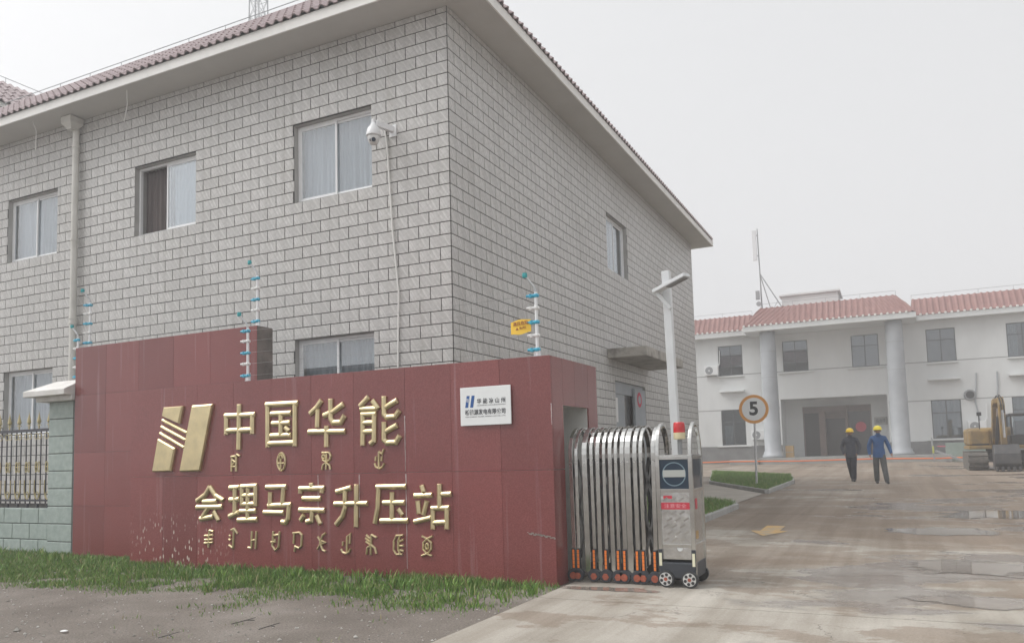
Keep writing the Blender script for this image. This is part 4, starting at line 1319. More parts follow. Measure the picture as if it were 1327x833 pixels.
# ------------------------------------------------------------------ retractable gate
gt = tag(empty('retractable_gate', (3.2, -2.05, 0)), 'folded stainless steel retractable gate with arched frames and a wheeled drive cabinet', 'gate')
GY0, GY1 = -2.30, -1.74
def arch_path(y0, y1, zs, zt, n=14):
    c, r = (y0 + y1) / 2, (y1 - y0) / 2
    return [(y0, .10), (y0, .5), (y0, 1.0)] + [(c - r * math.cos(math.pi * i / n), zs + (zt - zs) * math.sin(math.pi * i / n)) for i in range(n + 1)] + [(y1, 1.0), (y1, .5), (y1, .10)]
GZ = .02
fpx = [742, 750, 760, 769, 777, 785, 793, 801, 808, 815, 824, 833, 848]
for i, px in enumerate(fpx):
    x = on_y(px, 660, GY0).x
    wv = .060 if i in (2, 9) else (.038 if i % 2 else .046)
    lean = (random.uniform(-.010, .010), random.uniform(-.012, .012))
    b = MB()
    pth = [(x + lean[0] + (lean[1] - lean[0]) * z / 1.7, y, z + GZ) for y, z in arch_path(GY0 + random.uniform(-.012, .012), GY1, 1.37, 1.66)]
    b.ribbon(pth, (wv, 0, 0), .022)
    fr = b.build('frame', 'stainless', gt, bevel=.003); fix_normals(fr)
    for z in (1.28,):
        MB().lathe([(.007, 0), (.007, .006)], (x + lean[1], GY0 - .02, z + GZ), 8, 'y').build('bolt', 'bracket_steel', fr)
    if i in (0, 1, 3, 5, 7, 10, 11, 12, 8):
        xx = x + lean[0] - .002
        b = MB(); b.box(xx - .022, GY0 - .034, .13 + GZ, xx + .022, GY0 - .012, .355 + GZ)
        g1 = b.build('reflector_holder', 'guard_black', fr, bevel=.004)
        b = MB()
        for k in range(5): b.box(xx - .012, GY0 - .040, .145 + k * .040 + GZ, xx + .012, GY0 - .0335, .181 + k * .040 + GZ)
        b.build('reflector', 'reflector_orange', fr, bevel=.002)
        b = MB(); b.lathe([(.068, 0), (.068, .05)], (xx, GY0 - .06, .075 + GZ), 18, 'y'); b.build('wheel_cover', 'guard_black', fr, bevel=.006)
        b = MB(); b.lathe([(.036, 0), (.038, .004), (.038, .01)], (xx, GY0 - .0665, .066 + GZ), 6 if i % 2 else 14, 'y'); b.build('wheel', 'wheel_orange', fr)
        b = MB(); b.lathe([(.066, 0), (.066, .045)], (xx, GY1 - .02, .068 + GZ), 16, 'y'); b.build('rear_wheel', 'rubber', fr)
xs_ = [on_y(p, 660, GY0).x for p in fpx]
for i in range(len(xs_) - 1):                       # scissor links between the frames
    for yk in (GY0 + .03, GY1 - .03):
        b = MB()
        for z0, z1 in ((.25, .80), (.80, .25), (.80, 1.32), (1.32, .80)):
            b.bar((xs_[i], yk, z0 + GZ), (xs_[i + 1], yk, z1 + GZ), .022, .008, up=(0, 1, 0))
        b.build('scissor_link', 'link_gap_shade', gt)
# drive cabinet
UX0, UX1, UY0, UY1, UZ = on_y(853, 700, -2.4).x, on_y(901, 700, -2.4).x, -2.40, -1.90, 1.36
b = MB(); pw = .042
for x in (UX0, UX1 - pw):
    for y in (UY0, UY1 - pw):
        b.box(x, y, .14, x + pw, y + pw, UZ)
for z in (.42, .98, UZ - .045):
    b.box(UX0 + pw, UY0 + .002, z, UX1 - pw, UY0 + .03, z + .035); b.box(UX1 - .03, UY0 + pw, z, UX1 - .002, UY1 - pw, z + .035)
    b.box(UX0 + pw, UY1 - .03, z, UX1 - pw, UY1 - .002, z + .035); b.box(UX0 + .002, UY0 + pw, z, UX0 + .03, UY1 - pw, z + .035)
b.box(UX0 + .01, UY0 + .01, UZ - .012, UX1 - .01, UY1 - .01, UZ + .002)
un = b.build('drive_cabinet', 'stainless', gt, bevel=.003)
for x in (UX0 + pw / 2, UX1 - pw / 2):
    c, r = (UY0 + UY1) / 2, (UY1 - UY0) / 2 - pw / 2
    pth = [(x, c - r * math.cos(math.pi * i / 18), UZ + .33 * math.sin(math.pi * i / 18) - .002) for i in range(19)]
    b = MB(); b.ribbon(pth, (.036, 0, 0), .036); o = b.build('hoop', 'stainless', un, bevel=.003); fix_normals(o)
b = MB(); b.box(UX0 + pw, UY0 + .012, .30, UX1 - pw, UY0 + .02, .98); b.box(UX1 - .02, UY0 + pw, .16, UX1 - .012, UY1 - pw, .98); b.box(UX0 + .012, UY0 + pw, .16, UX0 + .02, UY1 - pw, .98); b.box(UX0 + pw, UY1 - .02, .16, UX1 - pw, UY1 - .012, .98)
b.build('chequer_panel', 'stainless_plate', un)
b = MB()                                            # raised chequer bars pressed into the front panel
for r in range(7):
    for c in range(4):
        x = UX0 + pw + .045 + c * .085 + (.04 if r % 2 else 0); z = .50 + r * .068
        if x > UX1 - pw - .03 or .79 < z < .89: continue
        b.obox((x, UY0 + .010, z), (.026, 0, .016), (0, .003, 0), (-.005, 0, .008))
b.build('chequer_bar', 'stainless', un); 
zc, xc = 1.165, (UX0 + UX1) / 2
b = MB(); b.box(UX0 + pw, UY0 + .012, 1.015, UX1 - pw, UY0 + .02, UZ - .045); b.box(UX1 - .02, UY0 + pw, 1.015, UX1 - .012, UY1 - pw, UZ - .045)
b.build('screen', 'screen_blue', un)
b = MB(); pr = []
for i in range(40):
    a = 2 * math.pi * i / 40; a2 = 2 * math.pi * (i + 1) / 40
    q = [(xc + r * math.cos(t), UY0 + .0105, zc + r * math.sin(t)) for r, t in ((.112, a), (.124, a), (.124, a2), (.112, a2))]
    b.add(q, [(0, 1, 2, 3)])
b.build('screen_ring', 'screen_ring', un)
MB().box(xc - .115, UY0 + .009, zc - .03, xc + .115, UY0 + .0118, zc + .042).build('screen_bar', 'screen_mark', un)
MB().box(UX0 + pw + .002, UY0 + .0085, .805, UX1 - pw - .002, UY0 + .0115, .875).build('red_strip', 'sticker_red', un)
text_obj('strip_lettering', '注意安全', .045, (xc, UY0 + .0075, .838), FRONT, 'sticker_text', un, fit_w=.23, extrude=.0004)
MB().box(UX0 + .07, UY0 + .0085, .915, UX0 + .16, UY0 + .0115, .945).build('red_sticker', 'sticker_red', un)
MB().lathe([(.028, 0), (.028, .003)], (xc + .03, UY0 + .0085, .41), 16, 'y').build('round_sticker', 'sticker_pale', un)
MB().box(UX1 - .0115, UY0 + .12, .80, UX1 - .009, UY0 + .2, .91).build('red_sticker', 'sticker_red', un)
MB().box(UX1 - .0115, UY0 + .10, .50, UX1 - .009, UY0 + .2, .58).build('side_label', 'wood_box', un)
b = MB(); b.box(UX0 + .005, UY0 - .015, .11, UX1 - .005, UY1 - .02, .27); b.build('chassis', 'guard_black', un, bevel=.012)
for x in (UX0 + .021, UX1 - .021):
    MB().box(x - .022, UY0 - .010, .20, x + .022, UY0 - .001, .40).build('corner_guard', 'guard_black', un, bevel=.003)
    MB().box(x - .014, UY0 - .016, .235, x + .014, UY0 - .0155 + .003, .365).build('pale_reflector', 'reflector_pale', un)
for x in (UX0 + .075, UX1 - .065):
    for y in (UY0 - .045, UY1 - .06):
        b = MB(); b.lathe([(.055, 0), (.084, .004), (.086, .012), (.086, .040), (.055, .045)], (x, y, .106), 24, 'y'); wh = b.build('wheel', 'rubber', un, smooth=False)
        if y < UY0:
            b = MB(); b.lathe([(.066, -.004), (.066, .006)], (x, y, .106), 24, 'y', 0)
            for k in range(6):
                a = k * math.pi / 3 + .3; b.lathe([(.0165, -.0065), (.0165, -.004)], (x + .045 * math.cos(a), y, .106 + .045 * math.sin(a)), 10, 'y', 1)
            b.lathe([(.018, -.009), (.018, -.004)], (x, y, .106), 12, 'y', 2)
            b.build('wheel_disc', ['wheel_hub', 'rubber', 'wheel_orange'], un)
b = MB(); bx_ = (UX0 + UX1) / 2 + .015
b.cyl((bx_, -2.15, UZ), (bx_, -2.15, UZ + .17), .022, n=12)
for k in range(6): b.cyl((bx_, -2.15, UZ + .02 + k * .024), (bx_, -2.15, UZ + .03 + k * .024), .028, n=12)
b.build('beacon_stem', 'mast_grey', un)
b = MB(); b.lathe([(.058, UZ + .165), (.062, UZ + .175), (.062, UZ + .235)], (bx_, -2.15, 0), 20); b.build('beacon_base', 'beacon_base', un)
b = MB()
b.lathe([(.062, UZ + .235), (.062, UZ + .30), (.058, UZ + .335), (.050, UZ + .345)], (bx_, -2.15, 0), 20)
b.build('beacon_lens', 'beacon_red', un, smooth=False)

# ------------------------------------------------------------------ lamp post behind the gate
LX, LY = 3.165, 1.0
gl = gz(LX, LY) + .02
lp = tag(empty('lamp_post', (LX, LY, gl)), 'white square lamp post with an angled flat lamp arm behind the gate', 'lamp post')
tp = on_y(861, 352, LY)
dx = (tp.x - LX) * .75
b = MB(); b.bar((LX, LY, gl), (LX + dx, LY, tp.z), .118, .118, up=(0, 1, 0)); b.build('pole', 'lamp_white', lp, bevel=.012)
b = MB(); b.box(LX - .16, LY - .16, gl, LX + .16, LY + .16, gl + .02); b.build('base_plate', 'galvanised', lp)
A_, B2 = on_y(849, 378, LY - .11), on_y(890, 356, LY - .35)
b = MB(); b.bar(A_, B2, .14, .055, up=(0, 0, 1)); b.build('lamp_arm', 'lamp_white', lp, bevel=.008)
dd = (B2 - A_); n_ = Vector((0, 0, -1))
b = MB(); b.bar(A_ + dd * .42 + n_ * .034, A_ + dd * .97 + n_ * .034, .11, .015, up=(0, 0, 1)); b.build('lamp_lens', 'lamp_dark', lp)
C_ = on_y(869, 400, LY - .09)
b = MB(); b.bar(A_ + Vector((.0, 0, .0)), C_, .05, .05, up=(0, 1, 0)); b.build('brace', 'lamp_white', lp, bevel=.005)

# ------------------------------------------------------------------ kerbed lawns, path and speed sign
def kerb_run(name, pts, w=.12, h=.13, label=None):
    """kerb stones laid along a polyline, one piece of setting with its stones"""
    root = structure(empty(name, (*pts[0], gz(*pts[0]))))
    if label: root['label'] = label
    for a, c in zip(pts[:-1], pts[1:]):
        a, c = Vector(a), Vector(c); L = (c - a).length; n = max(1, round(L / .9)); d = (c - a) / n
        s = Vector((-d.y, d.x)).normalized() * w / 2
        for i in range(n):
            p, q = a + d * (i + .006), a + d * (i + .994)
            pts4 = [p - s, q - s, q + s, p + s]
            b = MB(); k = [gz(v.x, v.y) for v in pts4]
            vs = [(v.x, v.y, z - .05) for v, z in zip(pts4, k)] + [(v.x, v.y, z + h) for v, z in zip(pts4, k)]
            b.add(vs, [(3, 2, 1, 0), (4, 5, 6, 7), (0, 1, 5, 4), (1, 2, 6, 5), (2, 3, 7, 6), (3, 0, 4, 7)])
            b.build('kerb_stone', 'kerb_stone', root, bevel=.012)
    return root
I1 = [(.35, 16.6), (2.82, 11.9), (2.95, 16.7), (2.5, 20.2), (-1.2, 24.6)]
I2 = [(1.0, 3.0), (2.72, 3.0), (2.85, 7.1), (2.6, 7.9), (1.2, 9.3)]
kerb_run('lawn_kerb', [I1[4], I1[0], I1[1], I1[2], I1[3], I1[4]], label='pale kerb round the lawn with the speed sign')
kerb_run('path_kerb', [(.4, 9.9), (1.2, 9.3), I2[3], I2[2], I2[1], I2[0]], label='pale kerb of the lawn strip just behind the gate')
def poly_sheet(name, pts, mat, dz):
    b = MB(); b.v = [(x, y, gz(x, y) + dz) for x, y in pts]; b.f = [tuple(range(len(pts)))]; b.m = [0]
    o = b.build(name, mat); fix_normals(o); return structure(o)
poly_sheet('lawn_soil', I1, 'soil', .08)
poly_sheet('lawn_soil', [(.08, 3.0), I2[1], I2[2], I2[3], I2[4], (.08, 10.2)], 'soil', .08)
poly_sheet('path', [(.08, 10.4), (1.25, 9.5), (2.6, 8.05), (2.75, 11.7), (.3, 16.5), (.08, 16.6)], 'path_pavers', .035)
# low concrete step by the side door
b = MB(); b.box(.06, 10.5, gz(0, 10.5), .95, 12.4, gz(0, 11) + .28); st_ = b.build('door_step', 'kerb_stone', loc=(.5, 11.4, gz(0, 11)), bevel=.015)
tag(st_, 'low concrete step between the tiled building and the lawn', 'step')

def in_poly(x, y, P):
    c = False
    for i in range(len(P)):
        (x0, y0), (x1, y1) = P[i], P[i - 1]
        if (y0 > y) != (y1 > y) and x < (x1 - x0) * (y - y0) / (y1 - y0) + x0: c = not c
    return c
def blades(b, x, y, z, h, wd):
    a = random.uniform(0, math.pi); t = random.uniform(0, 6.28); l = random.uniform(.15, .75) * h
    ux, uy = math.cos(a) * wd / 2, math.sin(a) * wd / 2
    lx, ly = math.cos(t) * l, math.sin(t) * l
    vs = [(x - ux, y - uy, z), (x + ux, y + uy, z), (x + ux * .7 + lx * .35, y + uy * .7 + ly * .35, z + h * .6), (x - ux * .7 + lx * .35, y - uy * .7 + ly * .35, z + h * .6), (x + lx, y + ly, z + h)]
    b.add(vs, [(0, 1, 2, 3), (3, 2, 4)])
def lawn(name, label, P, n, h0, h1, dz, wd):
    b = MB(); xs = [p[0] for p in P]; ys_ = [p[1] for p in P]; k = 0
    while k < n:
        x, y = random.uniform(min(xs), max(xs)), random.uniform(min(ys_), max(ys_))
        if not in_poly(x, y, P): continue
        blades(b, x, y, gz(x, y) + dz, random.uniform(h0, h1), wd); k += 1
    return stuff(b.build(name, 'grass'), label, 'grass')
lawn('lawn_grass', 'mown grass on the kerbed lawn round the speed sign', I1, 26000, .07, .17, .07, .018)
lawn('lawn_grass', 'grass on the narrow lawn strip behind the gate', [(.08, 3.0), I2[1], I2[2], I2[3], I2[4], (.08, 10.2)], 14000, .07, .16, .07, .014)

SG = on_g(980, 634)
SX, SY = SG.x, SG.y; sg0 = gz(SX, SY) + .08
ss = tag(empty('speed_sign', (SX, SY, sg0)), 'round speed limit sign with orange rim and black five on a grey pole', 'sign')
cz = on_y(977, 530, SY); rad = (on_y(996.5, 530, SY) - on_y(958, 530, SY)).length / 2
MB().cyl((SX + .02, SY, sg0), (cz.x + .01, SY, cz.z + .1), .033, n=14).build('pole', 'galvanised', ss)
b = MB(); b.lathe([(rad, -.045), (rad, -.035)], (cz.x, SY, cz.z), 40, 'y'); b.build('rim', 'sign_ring_orange', ss)
b = MB(); b.lathe([(rad * .80, -.048), (rad * .80, -.0455)], (cz.x, SY, cz.z), 40, 'y'); b.build('face', 'sign_face', ss)
text_obj('numeral', '5', rad * 1.28, (cz.x, SY - .0495, cz.z + .0), FRONT, 'sign_black', ss, extrude=.001, offset=.018)

# ------------------------------------------------------------------ white office building across the yard
YB = 38.65
gB = gz(0, YB)
wb = tag(empty('white_office_building', (3.1, YB, gB)), 'white two storey office building with red tiled roof, porch and round grey columns', 'building')
WX0, WX1, WZT = -16.0, 24.0, 8.55
WINS = [(-3.47, -2.02, 5.90, 7.74), (.30, 1.71, 5.90, 7.72), (4.06, 5.48, 5.90, 7.73), (7.87, 9.29, 5.90, 7.73), (11.66, 13.1, 5.90, 7.72),
        (-3.45, -2.02, 1.66, 3.82), (7.90, 9.34, 1.70, 3.82), (11.68, 13.1, 1.75, 3.80), (-7.3, -5.85, 5.9, 7.73), (-7.3, -5.85, 1.66, 3.82), (15.45, 16.9, 5.9, 7.72), (15.45, 16.9, 1.7, 3.82)]
REC = (.05, 5.75, gB, 4.28)
fB = lambda u, d, z: (u, YB + d, z)
b = MB(); holed(b, WX0, WX1, gB - .3, WZT, WINS + [REC], fB, .18); b.build('front_wall', ['white_plaster', 'white_plaster'], wb)
RD = 2.0
DW = (1.05, 4.85, gB + .35, 3.86)
b = MB(); holed(b, REC[0], REC[1], gB, REC[3], [DW], lambda u, d, z: (u, YB + RD + d, z), .1)
b.box(REC[0] - .12, YB + .18, gB, REC[0], YB + RD + .2, REC[3]); b.box(REC[1], YB + .18, gB, REC[1] + .12, YB + RD + .2, REC[3]); b.box(REC[0] - .12, YB + .18, REC[3], REC[1] + .12, YB + RD + .2, REC[3] + .1)
b.build('porch_recess', ['white_plaster', 'white_plaster'], wb)
b = MB(); b.box(WX0, YB + 12, gB - .3, WX1, YB + 12.2, WZT); b.box(WX0, YB, gB - .3, WX0 + .1, YB + 12, WZT); b.box(WX1 - .1, YB, gB - .3, WX1, YB + 12, WZT); b.build('rear_wall', 'white_plaster', wb)
for z in (5.93, 3.80):
    for a, c in ((WX0, .0), (5.8, WX1)) if z < 5 else ((WX0, WX1),):
        segs = [(a, c)]
        for h in WINS:
            if h[2] < z < h[3]:
                segs = [s for q in segs for s in (((q[0], h[0]), (h[1], q[1])) if q[0] < h[0] and q[1] > h[1] else (q,))]
        for s0, s1 in segs:
            MB().box(s0, YB - .006, z - .025, s1, YB - .001, z + .025).build('string_groove', 'groove', wb)
for a, c in ((WX0, REC[0]), (REC[1], WX1)):
    MB().box(a, YB - .05, gB - .3, c, YB - .002, 1.60 if a < 0 else 1.58).build('plinth', 'plinth_grey', wb)
    
for h in WINS:
    a, c, d, e = h
    b = MB(); fw = .05
    b.box(a + .002, YB + .08, d + .002, a + fw, YB + .13, e - .002); b.box(c - fw, YB + .08, d + .002, c - .002, YB + .13, e - .002)
    b.box(a + fw, YB + .08, d + .002, c - fw, YB + .13, d + fw); b.box(a + fw, YB + .08, e - fw, c - fw, YB + .13, e - .002)
    tz = d + (e - d) * .66
    b.box(a + fw, YB + .085, tz - .025, c - fw, YB + .125, tz + .025); m_ = (a + c) / 2; b.box(m_ - .03, YB + .083, d + fw, m_ + .03, YB + .127, e - fw)
    wo = b.build('window', 'dark_frame', wb)
    for u0, u1, z0, z1 in ((a + fw, m_ - .03, d + fw, tz - .025), (m_ + .03, c - fw, d + fw, tz - .025), (a + fw, m_ - .03, tz + .025, e - fw), (m_ + .03, c - fw, tz + .025, e - fw)):
        MB().box(u0, YB + .10, z0, u1, YB + .105, z1).build('pane', 'far_glass', wo)
    MB().box(a - .2, YB + 1.2, d - .2, c + .2, YB + 1.25, e + .2).build('room_back', 'room_dark', wo)
    if (a > 7 and d < 3) or (a > 11) or (-4 < a < -3 and d < 3):
        n = 24; vs = []
        u0, u1 = (a + .15, a + .62) if a < 0 else (a + .05, c - .05) if d < 3 else (a + .05, a + .5)
        for i in range(n + 1):
            u = u0 + (u1 - u0) * i / n; y = YB + .28 + .03 * math.sin(i * 1.3); vs += [(u, y, d + .02), (u, y, e - .05 - (.9 if a < 0 else 0))]
        b = MB(); b.add(vs, [(2 * i, 2 * i + 2, 2 * i + 3, 2 * i + 1) for i in range(n)]); b.build('curtain', 'curtain_grey', wo, smooth=True)
    big_ = d < 3 or (0 < a < 6)
    ex_ = .28 if big_ else .04
    MB().box(a - ex_, YB - .12, d - .10, c + ex_, YB - .003, d - .012).build('sill', 'white_plaster', wb, bevel=.01)
for x0, x1 in ((-3.45, -1.98), (7.84, 9.36), (11.6, 13.1)):
    MB().box(x0, YB - .35, 4.88, x1, YB - .003, 4.98).build('window_ledge', 'white_plaster', wb, bevel=.01)
# mansard roofs
def mansard(name, x0, x1, y0, ze, run, rise, hipL=True, hipR=True, depth=12.0, ov=0):
    p = .30
    r = MB()
    xa, xb = x0 + (run if hipL else 0), x1 - (run if hipR else 0)
    n = max(2, int((x1 - x0) / p)) ; rows = 4
    vs = []
    sub = 6
    N = n * sub
    for j in range(rows + 1):
        t = j / rows
        for i in range(N + 1):
            u = i / N
            xx = (x0 + (xa - x0) * t) + ((x1 + (xb - x1) * t) - (x0 + (xa - x0) * t)) * u
            bumpz = .045 * max(0, math.sin(2 * math.pi * (xx - x0) / p)) ** .7
            vs.append((xx, y0 + run * t - bumpz * .5, ze + rise * t + bumpz))
    fs = [(j * (N + 1) + i, j * (N + 1) + i + 1, (j + 1) * (N + 1) + i + 1, (j + 1) * (N + 1) + i) for j in range(rows) for i in range(N)]
    r.add(vs, fs)
    r.add([(x0, y0, ze), (xa, y0 + run, ze + rise), (xa, y0 + depth, ze + rise), (x0, y0 + depth, ze)], [(0, 1, 2, 3)])
    r.add([(x1, y0, ze), (xb, y0 + run, ze + rise), (xb, y0 + depth, ze + rise), (x1, y0 + depth, ze)], [(3, 2, 1, 0)])
    r.add([(xa, y0 + run, ze + rise - .01), (xb, y0 + run, ze + rise - .01), (xb, y0 + depth, ze + rise - .01), (xa, y0 + depth, ze + rise - .01)], [(0, 1, 2, 3)])
    o = r.build('roof', 'roof_far_red', wb)
    b = MB(); n2 = int((x1 - x0) / p)
    for i in range(n2):
        xx = x0 + p * (i + .25); b.cyl((xx, y0 - .06, ze + .015), (xx, y0 + .05, ze + .03), .065, n=8)
    stuff(b.build('eave_tile_ends', 'eave_white', o))
    MB().box(x0 + .01, y0 + .02, ze - .30, x1 - .01, y0 + .16, ze - .02).build('fascia', 'white_plaster', wb)
    MB().box(x0 + .012, y0 + .162, ze - .30, x1 - .012, YB - .004, ze - .22).build('eave_soffit', 'white_plaster', wb)
    b = MB(); zz = ze + rise
    b.tube([(xa, y0 + run + .2, zz + .28), (xb, y0 + run + .2, zz + .28)], .012, 5)
    k = int((xb - xa) / 1.6)
    for i in range(k + 1): b.cyl((xa + (xb - xa) * i / k, y0 + run + .2, zz - .02), (xa + (xb - xa) * i / k, y0 + run + .2, zz + .28), .010, n=5)
    b.build('roof_conductor', 'wire_steel', wb)
    return o
mansard('main_roof', WX0 - .6, -1.4, YB - .62, 8.52, .95, 1.03, hipR=False)
mansard('main_roof', 7.3, WX1 + .6, YB - .62, 8.49, .95, 1.03, hipL=False)
PYF = 36.2
mansard('porch_roof', -1.53, 7.41, PYF, 8.44, .9, 1.12, depth=8)
# porch columns on a stepped platform
b = MB(); b.box(-1.0, PYF + .1, gB - .3, 8.6, YB - .052, gB + .33); b.box(REC[0], YB - .052, gB - .3, REC[1], YB + RD, gB + .33)
b.build('platform', 'platform_grey', wb, bevel=.02)
b = MB(); b.box(-.7, PYF - .25, gB - .3, 8.3, PYF + .1, gB + .16); b.build('step', 'platform_grey', wb, bevel=.02)
b = MB(); b.box(-2.6, PYF - .2, gB - .3, -1.0, PYF + .9, gB + .26); b.build('side_step', 'platform_grey', wb, bevel=.02)
for cx in (-.30, 6.30):
    cy = 37.05; z0 = gB + .33
    b = MB(); b.lathe([(.60, z0), (.60, z0 + .16), (.54, z0 + .2), (.52, z0 + .34), (.46, z0 + .40), (.455, z0 + 3), (.43, 7.8), (.43, 8.15)], (cx, cy, 0), 28)
    co = b.build('column', 'column_grey', wb, smooth=False)
    for p_ in co.data.polygons: p_.use_smooth = len(p_.vertices) == 4
    for z in (z0 + 1.6, z0 + 3.1, z0 + 4.6, z0 + 6.1):
        MB().lathe([(.459 - .008 * (z - z0) / 3, z), (.459 - .008 * (z - z0) / 3, z + .02)], (cx, cy, 0), 28).build('column_joint', 'groove', co)
# entrance doors
b = MB(); a, c, d, e = DW; yd = YB + RD
for u0, u1, z0, z1 in ((a, a + .08, d, e), (c - .08, c, d, e), (a + .08, c - .08, e - .38, e), (2.22, 2.34, d, e - .38), (3.42, 3.54, d, e - .38), (2.34, 3.42, e - .75, e - .38)):
    b.box(u0 + .001, yd + .02, z0, u1 - .001, yd + .09, z1 - .001)
eo = b.build('entrance', 'door_frame_brown', wb)
for u0, u1, z1 in ((a + .08, 2.22, e - .38), (2.34, 3.42, e - .75), (3.54, c - .08, e - .38)):
    MB().box(u0 + .002, yd + .045, d + .002, u1 - .002, yd + .055, z1 - .002).build('door_glass_and_gap_shade', 'dark_glass_and_gap', eo)
b = MB(); b.box(2.0, yd - .55, d, 2.34, yd + .0, e - .35); b.box(3.5, yd - .75, d, 3.58, yd + .0, e - .05); b.box(2.02, yd - .55, e - .35, 3.5, yd - .45, e - .05)
b.build('door_lobby', 'door_frame_brown', eo)
MB().lathe([(.30, 0), (.30, .006)], (4.25, yd + .038, 2.55), 20, 'y').build('door_sticker', 'paper_red', eo)
MB().box(a - .6, yd + 2.0, d - .2, c + .6, yd + 2.05, e + .3).build('hall_back', 'room_dark', eo)
q0, q1 = on_y(1138, 550, YB + RD - .04), on_y(1154, 540, YB + RD - .04)
nb_ = MB().box(4.98, YB + RD - .035, q0.z, 5.68, YB + RD - .002, q1.z + .02).build('name_board', 'kerb_stone', wb)
text_obj('board_lettering', '综合楼', .26, (5.33, YB + RD - .037, (q0.z + q1.z) / 2), FRONT, 'print_grey', nb_, fit_w=.5, extrude=.001, offset=.004)
# roof-top room and antenna mast
rt = MB(); rt.box(-.3, 45.0, 9.3, 3.2, 48.0, 11.55); rt.box(-.45, 44.85, 11.55, 3.35, 48.15, 11.7); rt.build('roof_room', 'white_plaster', wb, bevel=.02)
am = tag(empty('antenna_mast', (-1.6, 44.8, 9.5)), 'slim antenna mast with a white panel aerial on the white building roof', 'antenna')
MB().cyl((-1.55, 44.8, 9.5), (-1.62, 44.8, 16.4), .055, .035, 10).build('mast', 'mast_grey', am)
MB().box(-1.98, 44.66, 14.2, -1.70, 44.76, 16.3).build('panel_aerial', 'antenna_white', am, bevel=.02)
b = MB()
for z in (14.5, 15.9): b.box(-1.80, 44.72, z, -1.58, 44.80, z + .06)
b.build('clamp', 'mast_grey', am)
b = MB(); b.tube([(-1.6, 44.8, 13.3), (-.15, 44.9, 10.6)], .035, 8); b.tube([(-1.6, 44.8, 13.3), (-1.0, 46.5, 10.2)], .03, 8); b.tube([(-.55, 44.9, 11.3), (-.95, 44.9, 10.6)], .02, 8); b.build('stay', 'mast_grey', am)
b = MB(); b.box(-1.92, 44.62, 11.5, -1.66, 44.78, 12.1); b.cyl((-1.75, 44.6, 11.2), (-1.75, 44.75, 11.2), .16, n=14); b.build('radio_box', 'mast_grey', am, bevel=.02)

# air conditioners
def ac_unit():
    o = empty('air_conditioner', (0, 0, 0))
    MB().box(-.42, -.34, 0, .42, 0, .56).build('case', 'ac_white', o, bevel=.015)
    b = MB(); b.lathe([(.235, -.348), (.235, -.341)], (-.12, 0, .28), 24, 'y'); f = b.build('fan_grille', 'ac_grille', o)
    b = MB(); b.lathe([(.05, -.352), (.05, -.3485)], (-.12, 0, .28), 12, 'y'); b.build('fan_hub', 'ac_white', f)
    b = MB(); b.box(-.36, -.32, -.06, -.32, .02, -.005); b.box(.32, -.32, -.06, .36, .02, -.005); b.box(-.36, -.005, -.35, -.32, .02, -.06); b.box(.32, -.005, -.35, .36, .02, -.06)
    b.build('bracket', 'ac_white', o)
    b = MB(); b.tube([(.36, -.05, .5), (.48, -.03, .7), (.5, -.02, 1.5)], .03, 6); b.build('pipe', 'ac_white', o)
    return o
ac0 = ac_unit()
for i, (x, z, y, lab) in enumerate(((-3.86, 5.98, YB - .02, 'air conditioner on the upper white wall beside the leftmost window'), (-1.25, 1.95, YB - .06, 'air conditioner low beside the left porch column'),
                                   (10.0, 2.02, YB - .06, 'air conditioner on the white wall behind the excavator'))):
    o = ac0 if i == 0 else copy_tree(ac0)
    o.location = (x, y, z)
    if i == 0: o.rotation_euler = (0, 0, 0)
    tag(o, lab, 'air conditioner', 'air conditioners on the white building')
b = MB(); b.lathe([(.26, -.14), (.30, -.05), (.30, 0)], (0, 0, 0), 20, 'y'); b.lathe([(.20, -.15), (.20, -.142)], (0, 0, 0), 20, 'y', 1)
vf = b.build('vent_fan', ['ac_grille', 'rubber']); vf.location = (9.78, YB - .01, 4.0); tag(vf, 'round extractor fan on the white wall above the air conditioner', 'fan')
# wall cables
for pts, lab in (([(1265, 483), (1264, 520), (1270, 545)], 'left grey drain hose on the white wall'), ([(1292, 481), (1293, 500), (1292, 520)], 'right grey drain hose above the excavator boom')):
    P = [on_y(x, y, YB - .05) for x, y in pts]
    tag(MB().tube(P, .035, 6).build('drain_hose', 'column_grey', loc=P[0]), lab, 'hose', 'drain hoses on the white wall')

# orange barrier rope along the building, a pink one by the plinth, posts
P = [on_g(x, y) + Vector((0, 0, .16)) for x, y in ((905, 603), (955, 602))]
rpts = [(-6.0, 34.9, 0), (-2.4, 35.2, 0), (1.2, 35.15, 0), (5.0, 35.2, 0), (8.0, 35.1, 0), (8.9, 34.4, 0), (11.5, 34.2, 0)]
P = [(x, y, gz(x, y) + .20 + (.04 if i % 2 else 0)) for i, (x, y, _) in enumerate(rpts)]
tag(MB().tube(P, .035, 6).build('barrier_rope', 'rope_orange', loc=P[0]), 'orange barrier rope stretched low in front of the white building', 'rope')
P = [(8.0, 37.2, gB + .75), (10.4, 37.2, gB + .66), (12, 37.2, gB + .7)]
tag(MB().tube(P, .022, 6).build('barrier_rope', 'rope_pink', loc=P[0]), 'pink rope in front of the dark plinth right of the porch', 'rope')
bp = tag(empty('barrier_post', (7.75, 35.1, gz(0, 35.1) + .02)), 'thin dark barrier post with a yellow tape at the right column', 'post')
g_ = gz(0, 35.1) + .02
MB().cyl((7.75, 35.1, g_), (7.68, 35.1, g_ + 1.25), .035, n=8).build('pole', 'mast_grey', bp)
MB().box(7.68, 35.03, g_ + .45, 7.76, 35.06, g_ + .80).build('tape', 'tape_yellow', bp)
bm_ = tag(empty('timber_beam', (8.3, 34.0, g_)), 'timber beam leaning from the barrier post down to the ground', 'beam')
